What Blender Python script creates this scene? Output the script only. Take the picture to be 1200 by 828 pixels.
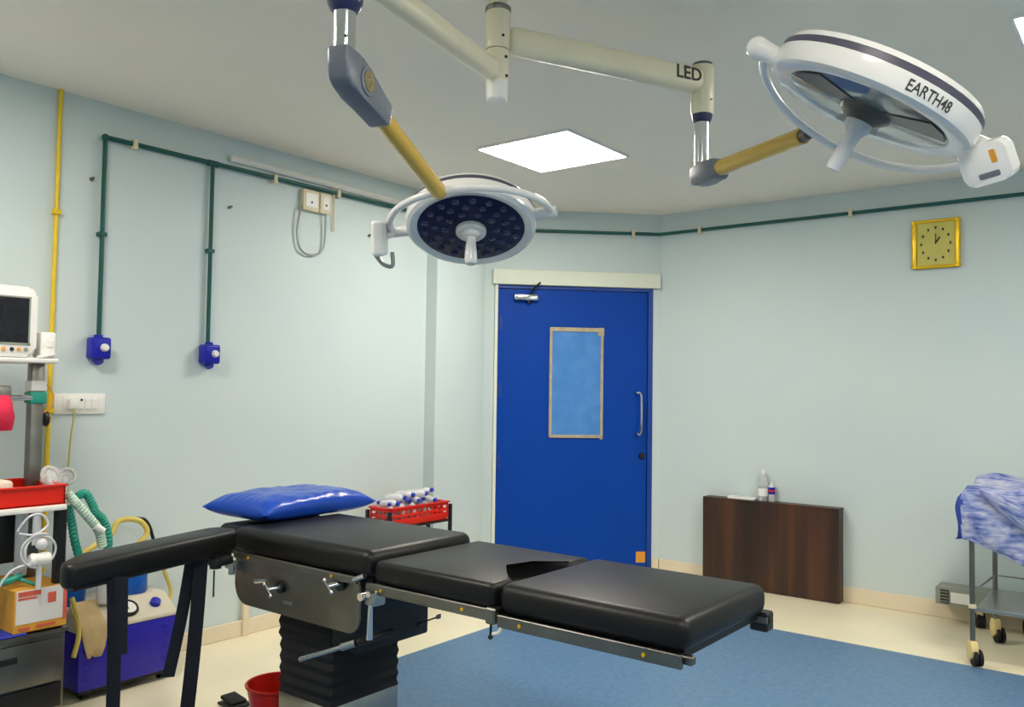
import bpy, bmesh, math, random
from mathutils import Vector, Matrix, noise

# ------------------------------------------------------------------ clear
for o in list(bpy.data.objects):
    bpy.data.objects.remove(o, do_unlink=True)
scene = bpy.context.scene
C = scene.collection
random.seed(7)
PI = math.pi

# ------------------------------------------------------------------ camera
FPX, CXP, CYP = 1000.0, 600.0, 414.0
CAM = Vector((0, 0, 1.337))
PITCH, ROLL, YAW = 0.04151, 0.01424, 2.23039
FW = Vector((math.cos(PITCH)*math.cos(YAW), math.cos(PITCH)*math.sin(YAW), math.sin(PITCH)))
_r = Vector((math.sin(YAW), -math.cos(YAW), 0)); _u = _r.cross(FW)
RT = math.cos(ROLL)*_r + math.sin(ROLL)*_u
UP = -math.sin(ROLL)*_r + math.cos(ROLL)*_u
cd = bpy.data.cameras.new('camera'); cam = bpy.data.objects.new('camera', cd); C.objects.link(cam)
cam.matrix_world = Matrix((( RT.x, UP.x, -FW.x, CAM.x), (RT.y, UP.y, -FW.y, CAM.y), (RT.z, UP.z, -FW.z, CAM.z), (0,0,0,1)))
cd.sensor_width = 36.0; cd.lens = FPX/1200*36; cd.clip_start = .02
scene.camera = cam

# ------------------------------------------------------------------ world, exposure
w = bpy.data.worlds.new('world'); scene.world = w; w.use_nodes = True
w.node_tree.nodes['Background'].inputs[0].default_value = (.6, .7, .8, 1)
w.node_tree.nodes['Background'].inputs[1].default_value = .15
vs = scene.view_settings
vs.view_transform = 'Standard'; vs.look = 'None'; vs.gamma = 1.0; vs.use_curve_mapping = False
vs.exposure = 1.68
PANEL_STRENGTH = 11.5
PANEL_COLOR = (1.0, .93, .82)

# ------------------------------------------------------------------ pixel -> place helpers
def ray(px, py): return FW + RT*((px-CXP)/FPX) - UP*((py-CYP)/FPX)
def at(px, py, d): return CAM + ray(px, py)*d                       # at a depth
def onx(px, py, X): d = ray(px, py); return CAM + d*((X-CAM.x)/d.x)  # on a plane x = X
def ony(px, py, Y): d = ray(px, py); return CAM + d*((Y-CAM.y)/d.y)
def onz(px, py, Z): d = ray(px, py); return CAM + d*((Z-CAM.z)/d.z)

XL, YR, HC = -3.963, 5.716, 2.657        # left wall, far right wall, ceiling
YC, XC = 4.777, -3.024                   # chamfered corner with the door
XMAX, YMIN = 2.3, -1.4

# ------------------------------------------------------------------ materials
def lin(c):
    return tuple(((v/255)/12.92 if v/255 <= .04045 else ((v/255+.055)/1.055)**2.4) for v in c)
MATS = {}
def mat(name, rgb, rough=.5, metal=0.0, var=.06, scale=8.0, bump=0.0, bscale=60.0, alpha=1.0, trans=0.0, coat=0.0, spec=.5, ior=1.45, stretch=None, rgb2=None):
    if name in MATS: return MATS[name]
    m = bpy.data.materials.new(name); m.use_nodes = True; nt = m.node_tree; N = nt.nodes; L = nt.links
    b = N['Principled BSDF']
    c = lin(rgb)
    tc = N.new('ShaderNodeTexCoord'); mp = N.new('ShaderNodeMapping'); L.new(tc.outputs['Object'], mp.inputs[0])
    if stretch: mp.inputs['Scale'].default_value = stretch
    nz = N.new('ShaderNodeTexNoise'); nz.inputs['Scale'].default_value = scale; nz.inputs['Detail'].default_value = 4
    L.new(mp.outputs[0], nz.inputs['Vector'])
    rp = N.new('ShaderNodeValToRGB')
    rp.color_ramp.elements[0].position = .3; rp.color_ramp.elements[1].position = .7
    c2 = lin(rgb2) if rgb2 else tuple(min(1, v*(1+var)) for v in c)
    c1 = c if rgb2 else tuple(v*(1-var) for v in c)
    rp.color_ramp.elements[0].color = (*c1, 1); rp.color_ramp.elements[1].color = (*c2, 1)
    L.new(nz.outputs['Fac'], rp.inputs[0]); L.new(rp.outputs[0], b.inputs['Base Color'])
    b.inputs['Roughness'].default_value = rough; b.inputs['Metallic'].default_value = metal
    b.inputs['Specular IOR Level'].default_value = spec; b.inputs['IOR'].default_value = ior
    b.inputs['Coat Weight'].default_value = coat; b.inputs['Transmission Weight'].default_value = trans
    b.inputs['Alpha'].default_value = alpha
    if bump:
        n2 = N.new('ShaderNodeTexNoise'); n2.inputs['Scale'].default_value = bscale; n2.inputs['Detail'].default_value = 3
        L.new(mp.outputs[0], n2.inputs['Vector'])
        bp = N.new('ShaderNodeBump'); bp.inputs['Strength'].default_value = bump; bp.inputs['Distance'].default_value = .004
        L.new(n2.outputs['Fac'], bp.inputs['Height']); L.new(bp.outputs[0], b.inputs['Normal'])
    MATS[name] = m
    return m
def emit(name, rgb, s):
    m = bpy.data.materials.new(name); m.use_nodes = True; nt = m.node_tree; nt.nodes.clear()
    e = nt.nodes.new('ShaderNodeEmission'); o = nt.nodes.new('ShaderNodeOutputMaterial')
    e.inputs[0].default_value = (*rgb, 1); e.inputs[1].default_value = s
    nt.links.new(e.outputs[0], o.inputs[0]); return m

M_WALL = mat('wall_paint', (201, 215, 217), .55, var=.025, scale=1.3, bump=.12, bscale=45, rgb2=(206, 218, 216))
M_CEIL = mat('ceiling_paint', (244, 236, 222), .8, var=.015, scale=1.5, bump=.05, bscale=60)
M_FLOOR = mat('cream_vinyl', (236, 226, 196), .35, var=.05, scale=2.2, bump=.03, bscale=20)
M_MAT = mat('blue_vinyl', (80, 114, 150), .45, scale=38, rgb2=(98, 131, 162), bump=.05, bscale=120)
M_SKIRT = mat('skirting_cream', (228, 214, 188), .5, var=.06, scale=3)
M_BLUEDOOR = mat('blue_door_paint', (0, 64, 162), .5, var=.04, scale=3, spec=.2)
M_BLUEDARK = mat('blue_frame_paint', (6, 62, 150), .4, var=.04, scale=3)
M_CREAMPAINT = mat('cream_paint', (226, 230, 214), .5, var=.03, scale=4)
M_WHITE = mat('white_plastic', (236, 234, 228), .35, var=.02)
M_WHITEG = mat('white_enamel', (240, 238, 236), .18, var=.015, coat=.4)
M_CREAM = mat('cream_enamel', (228, 220, 192), .3, var=.04, scale=5)
M_CREAM2 = mat('cream_plastic', (226, 214, 180), .4, var=.04)
M_YELLOW = mat('yellow_enamel', (216, 176, 72), .22, var=.05, scale=6, coat=.3)
M_YPIPE = mat('yellow_pipe_paint', (234, 198, 40), .45, var=.08, scale=9)
M_GREEN = mat('green_pipe_paint', (14, 84, 78), .4, var=.1, scale=8)
M_STEEL = mat('brushed_steel', (176, 176, 172), .3, 1.0, var=.06, scale=14, stretch=(1, 1, 12))
M_STEELD = mat('worn_steel', (128, 126, 120), .36, 1.0, var=.16, scale=9)
M_CHROME = mat('chrome', (222, 222, 222), .12, 1.0, var=.02)
M_LEATHER = mat('black_vinyl_upholstery', (16, 15, 16), .42, var=.12, scale=6, bump=.1, bscale=160, spec=.4)
M_BLACK = mat('black_plastic', (20, 20, 22), .45, var=.1)
M_RUBBER = mat('black_rubber', (16, 16, 18), .7, var=.12, bump=.08, bscale=60)
M_STRAP = mat('navy_webbing', (17, 20, 32), .8, var=.15, scale=60, bump=.3, bscale=240)
M_PILLOW = mat('blue_vinyl_pillow', (10, 68, 176), .3, var=.08, scale=5, bump=.3, bscale=22, coat=.15)
M_NAVY = mat('navy_plastic', (34, 38, 82), .3, var=.08, coat=.3)
M_GREYJ = mat('grey_blue_plastic', (108, 114, 126), .35, var=.05)
M_LENS = mat('navy_lens', (24, 30, 66), .38, var=.12, scale=20, spec=.3)
M_LED = mat('led_lens', (56, 64, 98), .25, var=.2, scale=90)
M_GLASSG = mat('grey_lamp_glass', (122, 132, 128), .12, var=.08, scale=7, coat=.8)
M_LENSDARK = mat('dark_reflector', (84, 80, 76), .3, var=.2, scale=12)
M_DARKBAND = mat('dark_violet_band', (84, 82, 98), .4, var=.05)
M_GOLD = mat('gold_plastic', (236, 192, 24), .2, .35, var=.06)
M_CLOCKF = mat('clock_face', (206, 196, 104), .45, var=.05, scale=12)
M_INK = mat('dark_ink', (52, 54, 50), .5, var=.1)
M_WOODD = None
M_RED = mat('red_plastic', (214, 36, 22), .3, var=.05)
M_PINK = mat('pink_red_fabric', (226, 40, 76), .7, var=.1, scale=20, bump=.2)
M_ORANGE = mat('orange_sticker', (226, 156, 52), .5, var=.06)
M_COBALT = mat('cobalt_blue_plastic', (14, 22, 168), .35, var=.06)
M_ULTRA = mat('ultramarine_enamel', (44, 32, 178), .35, var=.06)
M_JAR = mat('blue_jar_plastic', (18, 92, 186), .3, var=.06)
M_BEIGE = mat('beige_enamel', (212, 204, 182), .35, var=.05)
M_TAN = mat('tan_cloth', (198, 172, 126), .8, var=.12, scale=16, bump=.3, bscale=30)
M_TEAL = mat('teal_plastic', (38, 150, 130), .4, var=.1, scale=20)
M_MINT = mat('mint_corrugated_plastic', (190, 216, 196), .4, var=.06)
M_TUBEY = mat('pale_yellow_rubber', (206, 186, 92), .4, var=.1)
M_CLEAR = mat('clear_plastic', (238, 240, 240), .12, trans=.75, var=.01, ior=1.2)
M_MILKY = mat('milky_plastic', (232, 232, 236), .25, trans=.25, var=.03)
M_CARD = mat('orange_carton', (224, 160, 56), .7, var=.08, scale=7)
M_CARTONW = mat('white_carton_print', (222, 218, 212), .6, var=.03)
M_CARTONR = mat('red_carton_print', (214, 96, 74), .6, var=.08, scale=30)
M_SCREEN = mat('dark_screen', (26, 27, 34), .15, var=.15, scale=14)
M_BLUECLOTH = mat('blue_sheet', (66, 128, 202), .75, var=.07, scale=9, bump=.5, bscale=12, rgb2=(84, 144, 212))
M_TAPE = mat('brown_tape', (178, 166, 138), .55, var=.15, scale=20)
M_BLUESHEET = mat('blue_drape', (38, 54, 176), .7, var=.1)
M_GREYC = mat('grey_casing', (142, 146, 132), .5, var=.06)
M_CASTOR = mat('yellowed_castor_plastic', (228, 204, 142), .45, var=.06)
M_PAPER = mat('cream_packaging', (232, 214, 196), .6, var=.06)

def wood():
    m = bpy.data.materials.new('dark_walnut_laminate'); m.use_nodes = True; nt = m.node_tree; N = nt.nodes; L = nt.links
    b = N['Principled BSDF']; tc = N.new('ShaderNodeTexCoord'); mp = N.new('ShaderNodeMapping')
    mp.inputs['Scale'].default_value = (9, 9, .5); L.new(tc.outputs['Object'], mp.inputs[0])
    nz = N.new('ShaderNodeTexNoise'); nz.inputs['Scale'].default_value = 1.0; nz.inputs['Detail'].default_value = 6; nz.inputs['Distortion'].default_value = .4
    L.new(mp.outputs[0], nz.inputs['Vector'])
    rp = N.new('ShaderNodeValToRGB'); e = rp.color_ramp.elements
    e[0].position = .32; e[0].color = (*lin((30, 18, 13)), 1); e[1].position = .72; e[1].color = (*lin((86, 50, 30)), 1)
    x = e.new(.52); x.color = (*lin((55, 33, 22)), 1)
    L.new(nz.outputs['Fac'], rp.inputs[0]); L.new(rp.outputs[0], b.inputs['Base Color']); b.inputs['Roughness'].default_value = .42
    return m
M_WOODD = wood()
def drape_cloth():
    m = bpy.data.materials.new('blue_white_printed_cloth'); m.use_nodes = True; nt = m.node_tree; N = nt.nodes; L = nt.links
    b = N['Principled BSDF']; tc = N.new('ShaderNodeTexCoord')
    nz = N.new('ShaderNodeTexNoise'); nz.inputs['Scale'].default_value = 9; nz.inputs['Detail'].default_value = 5; L.new(tc.outputs['UV'], nz.inputs['Vector'])
    mp = N.new('ShaderNodeMapping'); mp.inputs['Scale'].default_value = (10, 34, 1); L.new(tc.outputs['UV'], mp.inputs[0])
    n2 = N.new('ShaderNodeTexNoise'); n2.inputs['Scale'].default_value = 1.6; n2.inputs['Detail'].default_value = 3; L.new(mp.outputs[0], n2.inputs['Vector'])
    mx = N.new('ShaderNodeMath'); mx.operation = 'ADD'; L.new(nz.outputs['Fac'], mx.inputs[0]); L.new(n2.outputs['Fac'], mx.inputs[1])
    hf = N.new('ShaderNodeMath'); hf.operation = 'MULTIPLY'; hf.inputs[1].default_value = .5; L.new(mx.outputs[0], hf.inputs[0])
    rp = N.new('ShaderNodeValToRGB'); e = rp.color_ramp.elements
    e[0].position = .38; e[0].color = (*lin((62, 84, 158)), 1); e[1].position = .6; e[1].color = (*lin((190, 192, 208)), 1)
    x = e.new(.47); x.color = (*lin((128, 140, 190)), 1)
    L.new(hf.outputs[0], rp.inputs[0]); L.new(rp.outputs[0], b.inputs['Base Color']); b.inputs['Roughness'].default_value = .85
    return m
M_DRAPE = drape_cloth()

# ------------------------------------------------------------------ geometry helpers (world coordinates)
def V(*a): return Vector(a[0]) if len(a) == 1 else Vector(a)
def frame(axis, ref=None):
    z = Vector(axis).normalized()
    r = Vector(ref) if ref is not None else (Vector((0,0,1)) if abs(z.z) < .95 else Vector((1,0,0)))
    x = (r - z*r.dot(z)).normalized(); y = z.cross(x)
    return x, y, z
def merge(dst, src, M=None):
    me = bpy.data.meshes.new('tmp'); src.to_mesh(me); src.free()
    if M is not None: me.transform(M)
    dst.from_mesh(me); bpy.data.meshes.remove(me)
def box(bm, c, s, bev=0.0, seg=2, rot=None):
    t = bmesh.new(); bmesh.ops.create_cube(t, size=1.0)
    for v in t.verts: v.co = Vector((v.co.x*s[0], v.co.y*s[1], v.co.z*s[2]))
    if bev: bmesh.ops.bevel(t, geom=t.edges[:], offset=min(bev, min(s)*.49), segments=seg, profile=.5, affect='EDGES')
    M = Matrix.Translation(Vector(c))
    if rot is not None: M = M @ rot.to_4x4()
    merge(bm, t, M); return bm
def box2(bm, a, b, bev=0.0, seg=2):
    a = Vector(a); b = Vector(b)
    return box(bm, (a+b)/2, [abs(b[i]-a[i]) for i in range(3)], bev, seg)
def obox(bm, c, ax, ay, az, s, bev=0.0, seg=2):       # box on its own axes
    R = Matrix((ax, ay, az)).transposed()
    return box(bm, c, s, bev, seg, R)
def ring_loft(bm, rings, cap=True, closed=True):
    R = [[bm.verts.new(p) for p in r] for r in rings]
    n = len(R[0])
    for a, b in zip(R, R[1:]):
        for i in range(n if closed else n-1):
            j = (i+1) % n
            try: bm.faces.new((a[i], a[j], b[j], b[i]))
            except ValueError: pass
    if cap:
        for r in (R[0], R[-1]):
            if len(set(r)) > 2:
                try: bm.faces.new(r)
                except ValueError: pass
    return bm
def cyl(bm, p0, p1, r0, r1=None, seg=20):
    p0 = Vector(p0); p1 = Vector(p1); r1 = r0 if r1 is None else r1
    x, y, z = frame(p1-p0)
    rings = [[p + x*(r*math.cos(2*PI*i/seg)) + y*(r*math.sin(2*PI*i/seg)) for i in range(seg)] for p, r in ((p0, r0), (p1, r1))]
    return ring_loft(bm, rings)
def lathe(bm, c, axis, prof, seg=32, ref=None):        # prof: (radius, height) list
    c = Vector(c); x, y, z = frame(axis, ref)
    rings = [[c + z*h + x*(max(r, 1e-5)*math.cos(2*PI*i/seg)) + y*(max(r, 1e-5)*math.sin(2*PI*i/seg)) for i in range(seg)] for r, h in prof]
    return ring_loft(bm, rings)
def spline(pts, n=8):
    P = [Vector(p) for p in pts]; P = [P[0]*2-P[1]] + P + [P[-1]*2-P[-2]]; out = []
    for i in range(1, len(P)-2):
        for k in range(n):
            t = k/n; a, b, c, d = P[i-1], P[i], P[i+1], P[i+2]
            out.append(.5*((2*b) + (c-a)*t + (2*a-5*b+4*c-d)*t*t + (3*b-a-3*c+d)*t*t*t))
    out.append(P[-2]); return out
def tube(bm, pts, r, seg=10, smooth=8, wave=0.0, flat=None):
    P = spline(pts, smooth) if smooth and len(pts) > 2 else [Vector(p) for p in pts]
    rings = []; x = None
    for i, p in enumerate(P):
        t = (P[min(i+1, len(P)-1)] - P[max(i-1, 0)]).normalized()
        if x is None: x, y, _ = frame(t)
        else: x = (x - t*x.dot(t)).normalized(); y = t.cross(x)
        rr = r*(1+wave*(1 if i % 2 else -1))
        rings.append([p + x*(rr*math.cos(2*PI*k/seg)) + y*(rr*math.sin(2*PI*k/seg)) for k in range(seg)])
    return ring_loft(bm, rings)
def ribbon(bm, pts, width_dir, w, t):                  # flat strap along a path
    P = [Vector(p) for p in pts]; wd = Vector(width_dir).normalized(); rings = []
    for i, p in enumerate(P):
        d = (P[min(i+1, len(P)-1)] - P[max(i-1, 0)]).normalized(); n = d.cross(wd).normalized()
        rings.append([p+wd*w/2+n*t/2, p-wd*w/2+n*t/2, p-wd*w/2-n*t/2, p+wd*w/2-n*t/2])
    return ring_loft(bm, rings)
def prism(bm, poly, o, ax, ay, depth, bev=0.0, seg=2):  # polygon on axes ax, ay, extruded along ax x ay both ways
    o = Vector(o); ax = Vector(ax).normalized(); ay = Vector(ay).normalized(); az = ax.cross(ay)
    t = bmesh.new()
    lo = [t.verts.new(o+ax*p[0]+ay*p[1]-az*depth/2) for p in poly]
    hi = [t.verts.new(o+ax*p[0]+ay*p[1]+az*depth/2) for p in poly]
    n = len(poly); t.faces.new(lo[::-1]); t.faces.new(hi)
    for i in range(n): t.faces.new((lo[i], lo[(i+1) % n], hi[(i+1) % n], hi[i]))
    if bev: bmesh.ops.bevel(t, geom=t.edges[:], offset=bev, segments=seg, profile=.5, affect='EDGES')
    merge(bm, t); return bm
def rrect(w, h, r, n=5):
    out = []
    for cx_, cy_, a0 in ((w/2-r, h/2-r, 0), (-w/2+r, h/2-r, 90), (-w/2+r, -h/2+r, 180), (w/2-r, -h/2+r, 270)):
        for k in range(n+1):
            a = math.radians(a0+90*k/n); out.append((cx_+r*math.cos(a), cy_+r*math.sin(a)))
    return out
def torus(bm, c, axis, R, r, seg=28, s2=10, a0=0, a1=2*PI, ref=None):
    c = Vector(c); x, y, z = frame(axis, ref); full = abs(a1-a0-2*PI) < 1e-6; rings = []
    n = seg
    for i in range(n+1):
        a = a0+(a1-a0)*i/n; d = x*math.cos(a)+y*math.sin(a)
        rings.append([c+d*(R+r*math.cos(2*PI*k/s2))+z*(r*math.sin(2*PI*k/s2)) for k in range(s2)])
    return ring_loft(bm, rings, cap=not full)
def ball(bm, c, rad, seg=16, rings=10, scale=(1,1,1)):
    t = bmesh.new(); bmesh.ops.create_uvsphere(t, u_segments=seg, v_segments=rings, radius=1)
    merge(bm, t, Matrix.Translation(Vector(c)) @ Matrix.Diagonal((rad*scale[0], rad*scale[1], rad*scale[2], 1)))
    return bm
def B(): return bmesh.new()

ORG = {}
def finish(name, bm, m, origin, smooth=35):
    bmesh.ops.remove_doubles(bm, verts=bm.verts[:], dist=1e-6)
    bmesh.ops.recalc_face_normals(bm, faces=bm.faces[:])
    me = bpy.data.meshes.new(name); bm.to_mesh(me); bm.free()
    me.transform(Matrix.Translation(-Vector(origin)))
    if smooth:
        for p in me.polygons: p.use_smooth = True
        me.set_sharp_from_angle(angle=math.radians(smooth))
    me.materials.append(m)
    o = bpy.data.objects.new(name, me); C.objects.link(o); return o
def tag(o, label=None, cat=None, group=None, kind=None):
    if label: o['label'] = label
    if cat: o['category'] = cat
    if group: o['group'] = group
    if kind: o['kind'] = kind
    return o
def thing(name, loc, label, cat, group=None):          # an Empty at the base of a thing
    o = bpy.data.objects.new(name, None); C.objects.link(o); o.location = loc; o.empty_display_size = .1
    ORG[o.name] = Vector(loc); return tag(o, label, cat, group)
def single(name, bm, m, loc, label, cat, group=None, smooth=35):
    o = finish(name, bm, m, loc, smooth); o.location = loc; ORG[o.name] = Vector(loc); return tag(o, label, cat, group)
def part(name, bm, m, parent, label=None, smooth=35, kind=None):
    org = ORG[parent.name]; o = finish(name, bm, m, org, smooth); o.parent = parent; ORG[o.name] = org
    return tag(o, label, kind=kind)
def struct(name, bm, m, label, cat, loc=(0,0,0), smooth=35):
    o = finish(name, bm, m, loc, smooth); o.location = loc; ORG[o.name] = Vector(loc); return tag(o, label, cat, kind='structure')
def text_mesh(s, size, depth=.0006, bold=0.0):
    cu = bpy.data.curves.new('lettering', 'FONT'); cu.body = s; cu.size = size; cu.extrude = depth; cu.offset = bold
    cu.align_x = 'CENTER'; cu.align_y = 'CENTER'; cu.resolution_u = 3
    o = bpy.data.objects.new('lettering', cu); C.objects.link(o)
    bpy.context.view_layer.update()
    me = bpy.data.meshes.new_from_object(o.evaluated_get(bpy.context.evaluated_depsgraph_get()))
    bpy.data.objects.remove(o, do_unlink=True); bpy.data.curves.remove(cu)
    bm = bmesh.new(); bm.from_mesh(me); bpy.data.meshes.remove(me); return bm

# ================================================================== THE ROOM
T = .1
s = struct('floor', box2(B(), (XL-T, YMIN-T, -.1), (XMAX+T, YR+T, 0)), M_FLOOR, 'cream vinyl floor running along the foot of the walls', 'floor', smooth=0)
s = struct('ceiling', box2(B(), (XL-T, YMIN-T, HC), (XMAX+T, YR+T, HC+.1)), M_CEIL, 'plain off-white ceiling above the surgical lights', 'ceiling', smooth=0)
struct('wall_left', box2(B(), (XL-T, YMIN-T, 0), (XL, YC+.25, HC)), M_WALL, 'pale mint wall carrying the green pipe and blue outlets', 'wall', smooth=0)
struct('wall_right', box2(B(), (XC-.25, YR, 0), (XMAX+T, YR+T, HC)), M_WALL, 'pale mint wall behind the clock and the wooden board', 'wall', smooth=0)
struct('wall_near', box2(B(), (XL-T, YMIN-T, 0), (XMAX+T, YMIN, HC)), M_WALL, 'pale mint wall behind the camera', 'wall', smooth=0)
struct('wall_side', box2(B(), (XMAX, YMIN, 0), (XMAX+T, YR, HC)), M_WALL, 'pale mint wall to the right of the camera', 'wall', smooth=0)
# the shallow pier next to the door
PX = -3.863; PY = 4.161
struct('trim_1', box2(B(), (XL-.02, PY, 0), (PX, 4.62, HC), .004, 1), M_WALL, 'shallow pale mint pier standing proud of the wall beside the blue door', 'pier', smooth=0)
# chamfer wall with the door: local axes
DN = Vector((1, -1, 0)).normalized()      # into the room
DA = Vector((1, 1, 0)).normalized()       # along the wall, to the right
D0 = Vector((XL, YC, 0)); DL = (Vector((XC, YR, 0))-D0).length
def dpt(a, z, out=0): return D0 + DA*a + DN*out + Vector((0, 0, z))
def da(px, py):                            # along-wall position and height of a pixel
    d = ray(px, py); t = (D0-CAM).dot(DN)/d.dot(DN); P = CAM+d*t
    return (P-D0).dot(DA), P.z
def dbox(bm, a0, a1, z0, z1, o0, o1, bev=0, seg=2):
    return obox(bm, dpt((a0+a1)/2, (z0+z1)/2, (o0+o1)/2), DA, -DN, Vector((0,0,1)), (a1-a0, abs(o1-o0), z1-z0), bev, seg)
d_l, d_r = da(584.6, 334)[0], da(763.7, 341)[0]
DTOP = 2.088
bw = B()
dbox(bw, -.05, d_l-.03, 0, HC, -.12, 0); dbox(bw, d_r+.012, DL+.05, 0, HC, -.12, 0); dbox(bw, d_l-.03, d_r+.012, DTOP+.012, HC, -.12, 0)
struct('wall_door', bw, M_WALL, 'pale mint angled wall around the blue door', 'wall', smooth=0)

# skirting
sk = B(); box2(sk, (XL, YMIN, 0), (XL+.014, PY, .085), .004, 1); struct('baseboard_left', sk, M_SKIRT, 'cream skirting along the wall behind the operating table', 'skirting')
sk = B(); box2(sk, (XC, YR-.014, 0), (XMAX, YR, .1), .004, 1); struct('baseboard_right', sk, M_SKIRT, 'cream skirting under the clock wall', 'skirting')
sk = B(); box2(sk, (PX, PY, 0), (PX+.012, 4.62, .085), .004, 1); struct('baseboard_pier', sk, M_SKIRT, 'cream skirting at the foot of the pier', 'skirting')
sk = B(); dbox(sk, d_r+.012, DL-.012, 0, .1, 0, .014, .004, 1); struct('baseboard_door', sk, M_SKIRT, 'short piece of cream skirting between the blue door and the corner', 'skirting')
# narrow upright cover strip on the left wall low down
p = onx(285, 720, XL)
single('cover_strip', box2(B(), (XL, p.y-.018, 0), (XL+.03, p.y+.018, .42), .004, 1), M_SKIRT, (XL+.012, p.y, 0), 'short upright cream cover strip on the skirting behind the table head', 'strip')

# blue floor covering
struct('floor_mat', box2(B(), (-3.05, YMIN+.05, 0), (XMAX-.05, 4.78, .004), .0015, 1), M_MAT, 'large mottled blue vinyl sheet laid on the cream floor under the table', 'mat', smooth=0)

# ceiling light panels
def panel(cx_, cy_, label):
    t = thing('ceiling_panel_light', (cx_, cy_, HC), label, 'ceiling light', 'square ceiling panels')
    S = .295; b = B()
    for a0, a1 in (((-S-.012, -S-.012), (S+.012, -S)), ((-S-.012, S), (S+.012, S+.012)), ((-S-.012, -S), (-S, S)), ((S, -S), (S+.012, S))):
        box2(b, (cx_+a0[0], cy_+a0[1], HC-.012), (cx_+a1[0], cy_+a1[1], HC))
    part('frame', b, M_WHITEG, t)
    part('diffuser', box2(B(), (cx_-S, cy_-S, HC-.009), (cx_+S, cy_+S, HC-.001)), M_PANEL, t)
M_PANEL = emit('lit_diffuser', PANEL_COLOR, PANEL_STRENGTH)
panel(-2.705, 3.835, 'glowing square ceiling panel above the blue door, between the two surgical lights')
panel(-.125, 3.66, 'glowing square ceiling panel cut by the top right corner')
panel(-2.705, .75, 'glowing square ceiling panel above the monitor trolley, out of view')
panel(-.125, .75, 'glowing square ceiling panel added above the camera for fill, out of view')  # unseen panel, added as fill light from over the camera
panel(1.6, 2.2, 'glowing square ceiling panel added far to the right for fill, out of view')  # another unseen panel, added to fill the room from the right

# ------------------------------------------------------------------ the door
door = thing('door_1', dpt((d_l+d_r)/2, 0), 'bright blue swing door with a cloth-covered viewing window', 'door'); tag(door, kind='structure')
part('frame_jamb', dbox(B(), d_l-.028, d_l-.004, 0, DTOP+.01, -.08, .012, .002, 1), M_CREAMPAINT, door, 'cream jamb at the hinge side')
part('frame_jamb', dbox(B(), d_r-.026, d_r+.01, 0, DTOP+.01, -.08, .006, .002, 1), M_BLUEDARK, door, 'dark blue jamb at the handle side')
part('frame_head', dbox(B(), d_l-.004, d_r-.026, DTOP-.014, DTOP+.01, -.08, .004, .002, 1), M_BLUEDARK, door, 'dark blue frame head')
leaf = part('leaf', dbox(B(), d_l-.002, d_r-.028, .012, DTOP-.018, -.05, -.008, .003, 1), M_BLUEDOOR, door)
l0, l1 = da(578, 314)[0]-.004, da(773, 323)[0]
part('lintel', dbox(B(), l0, min(l1, DL-.012), DTOP+.012, 2.21, 0, .035, .004, 1), M_CREAMPAINT, door, 'projecting cream lintel')
g0, g1 = da(645, 440)[0], da(705.5, 440)[0]
zt_, zb_ = 1.788, .993
cl = B(); nU, nV = 14, 30; grid = []
for j in range(nV+1):
    row = []
    for i in range(nU+1):
        a = g0+(g1-g0)*i/nU; z = zb_+(zt_-zb_)*j/nV
        o = -.004+.006*noise.noise((a*9, z*5, 2.1))*min(1, min(i, nU-i, j, nV-j)/2)
        row.append(cl.verts.new(dpt(a, z, o+.002)))
    grid.append(row)
for j in range(nV):
    for i in range(nU): cl.faces.new((grid[j][i], grid[j][i+1], grid[j+1][i+1], grid[j+1][i]))
part('window_cloth', cl, M_BLUECLOTH, leaf, 'lighter blue cloth over the window', smooth=60)
for a0, a1, z0, z1 in ((g0-.006, g1+.012, zt_-.022, zt_+.008), (g0-.006, g1+.006, zb_-.008, zb_+.014), (g0-.008, g0+.012, zb_, zt_), (g1-.012, g1+.008, zb_-.018, zt_)):
    part('tape_strip', dbox(B(), a0, a1, z0, z1, -.008, .006, .001, 1), M_TAPE, leaf, 'brown adhesive tape')
a, z = da(690, 388); part('tape_strip', dbox(B(), g1-.035, g1+.012, zt_-.05, zt_+.01, .006, .0075, .0005, 1), M_TAPE, leaf, 'brown adhesive tape')
# closer
a0, zc = da(602, 348); a1, _ = da(630, 349)
clo = part('door_closer', dbox(B(), a0, a1, zc-.025, zc+.02, -.008, .045, .008, 2), M_CHROME, door, 'silver door closer')
b = B(); tube(b, [dpt(a0+.12, zc+.02, .02), dpt(a0+.13, zc+.045, .03), dpt(a0+.19, DTOP+.03, .04)], .007, 8, 4); cyl(b, dpt(a0+.11, zc-.02, .02), dpt(a0+.11, zc-.045, .02), .012)
part('closer_arm', b, M_BLACK, clo)
for py in (378, 457, 540):
    _, z = da(588, py)
    b = B(); cyl(b, dpt(d_l+.005, z-.055, .004), dpt(d_l+.005, z+.055, .004), .008, seg=10); dbox(b, d_l, d_l+.032, z-.05, z+.05, -.009, -.005)
    part('hinge', b, M_BLUEDARK, door)
a, z1 = da(749, 460); _, z0 = da(749, 508)
b = B(); tube(b, [dpt(a-.03, z1, -.01), dpt(a-.025, z1, .03), dpt(a, z1-.015, .045), dpt(a+.004, (z0+z1)/2, .05), dpt(a, z0+.015, .045), dpt(a-.02, z0, .03), dpt(a-.025, z0, -.01)], .009, 10, 6)
part('pull_handle', b, M_CHROME, door, 'silver pull handle')
a, z = da(752, 534); part('lock', cyl(B(), dpt(a, z, -.01), dpt(a, z, .012), .024, .02), M_BLACK, door, 'dark round lock')
a, z = da(751, 651); part('sticker', dbox(B(), a-.035, a+.035, z-.05, z+.03, -.009, -.006), M_ORANGE, leaf, 'orange sticker at the foot')

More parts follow.
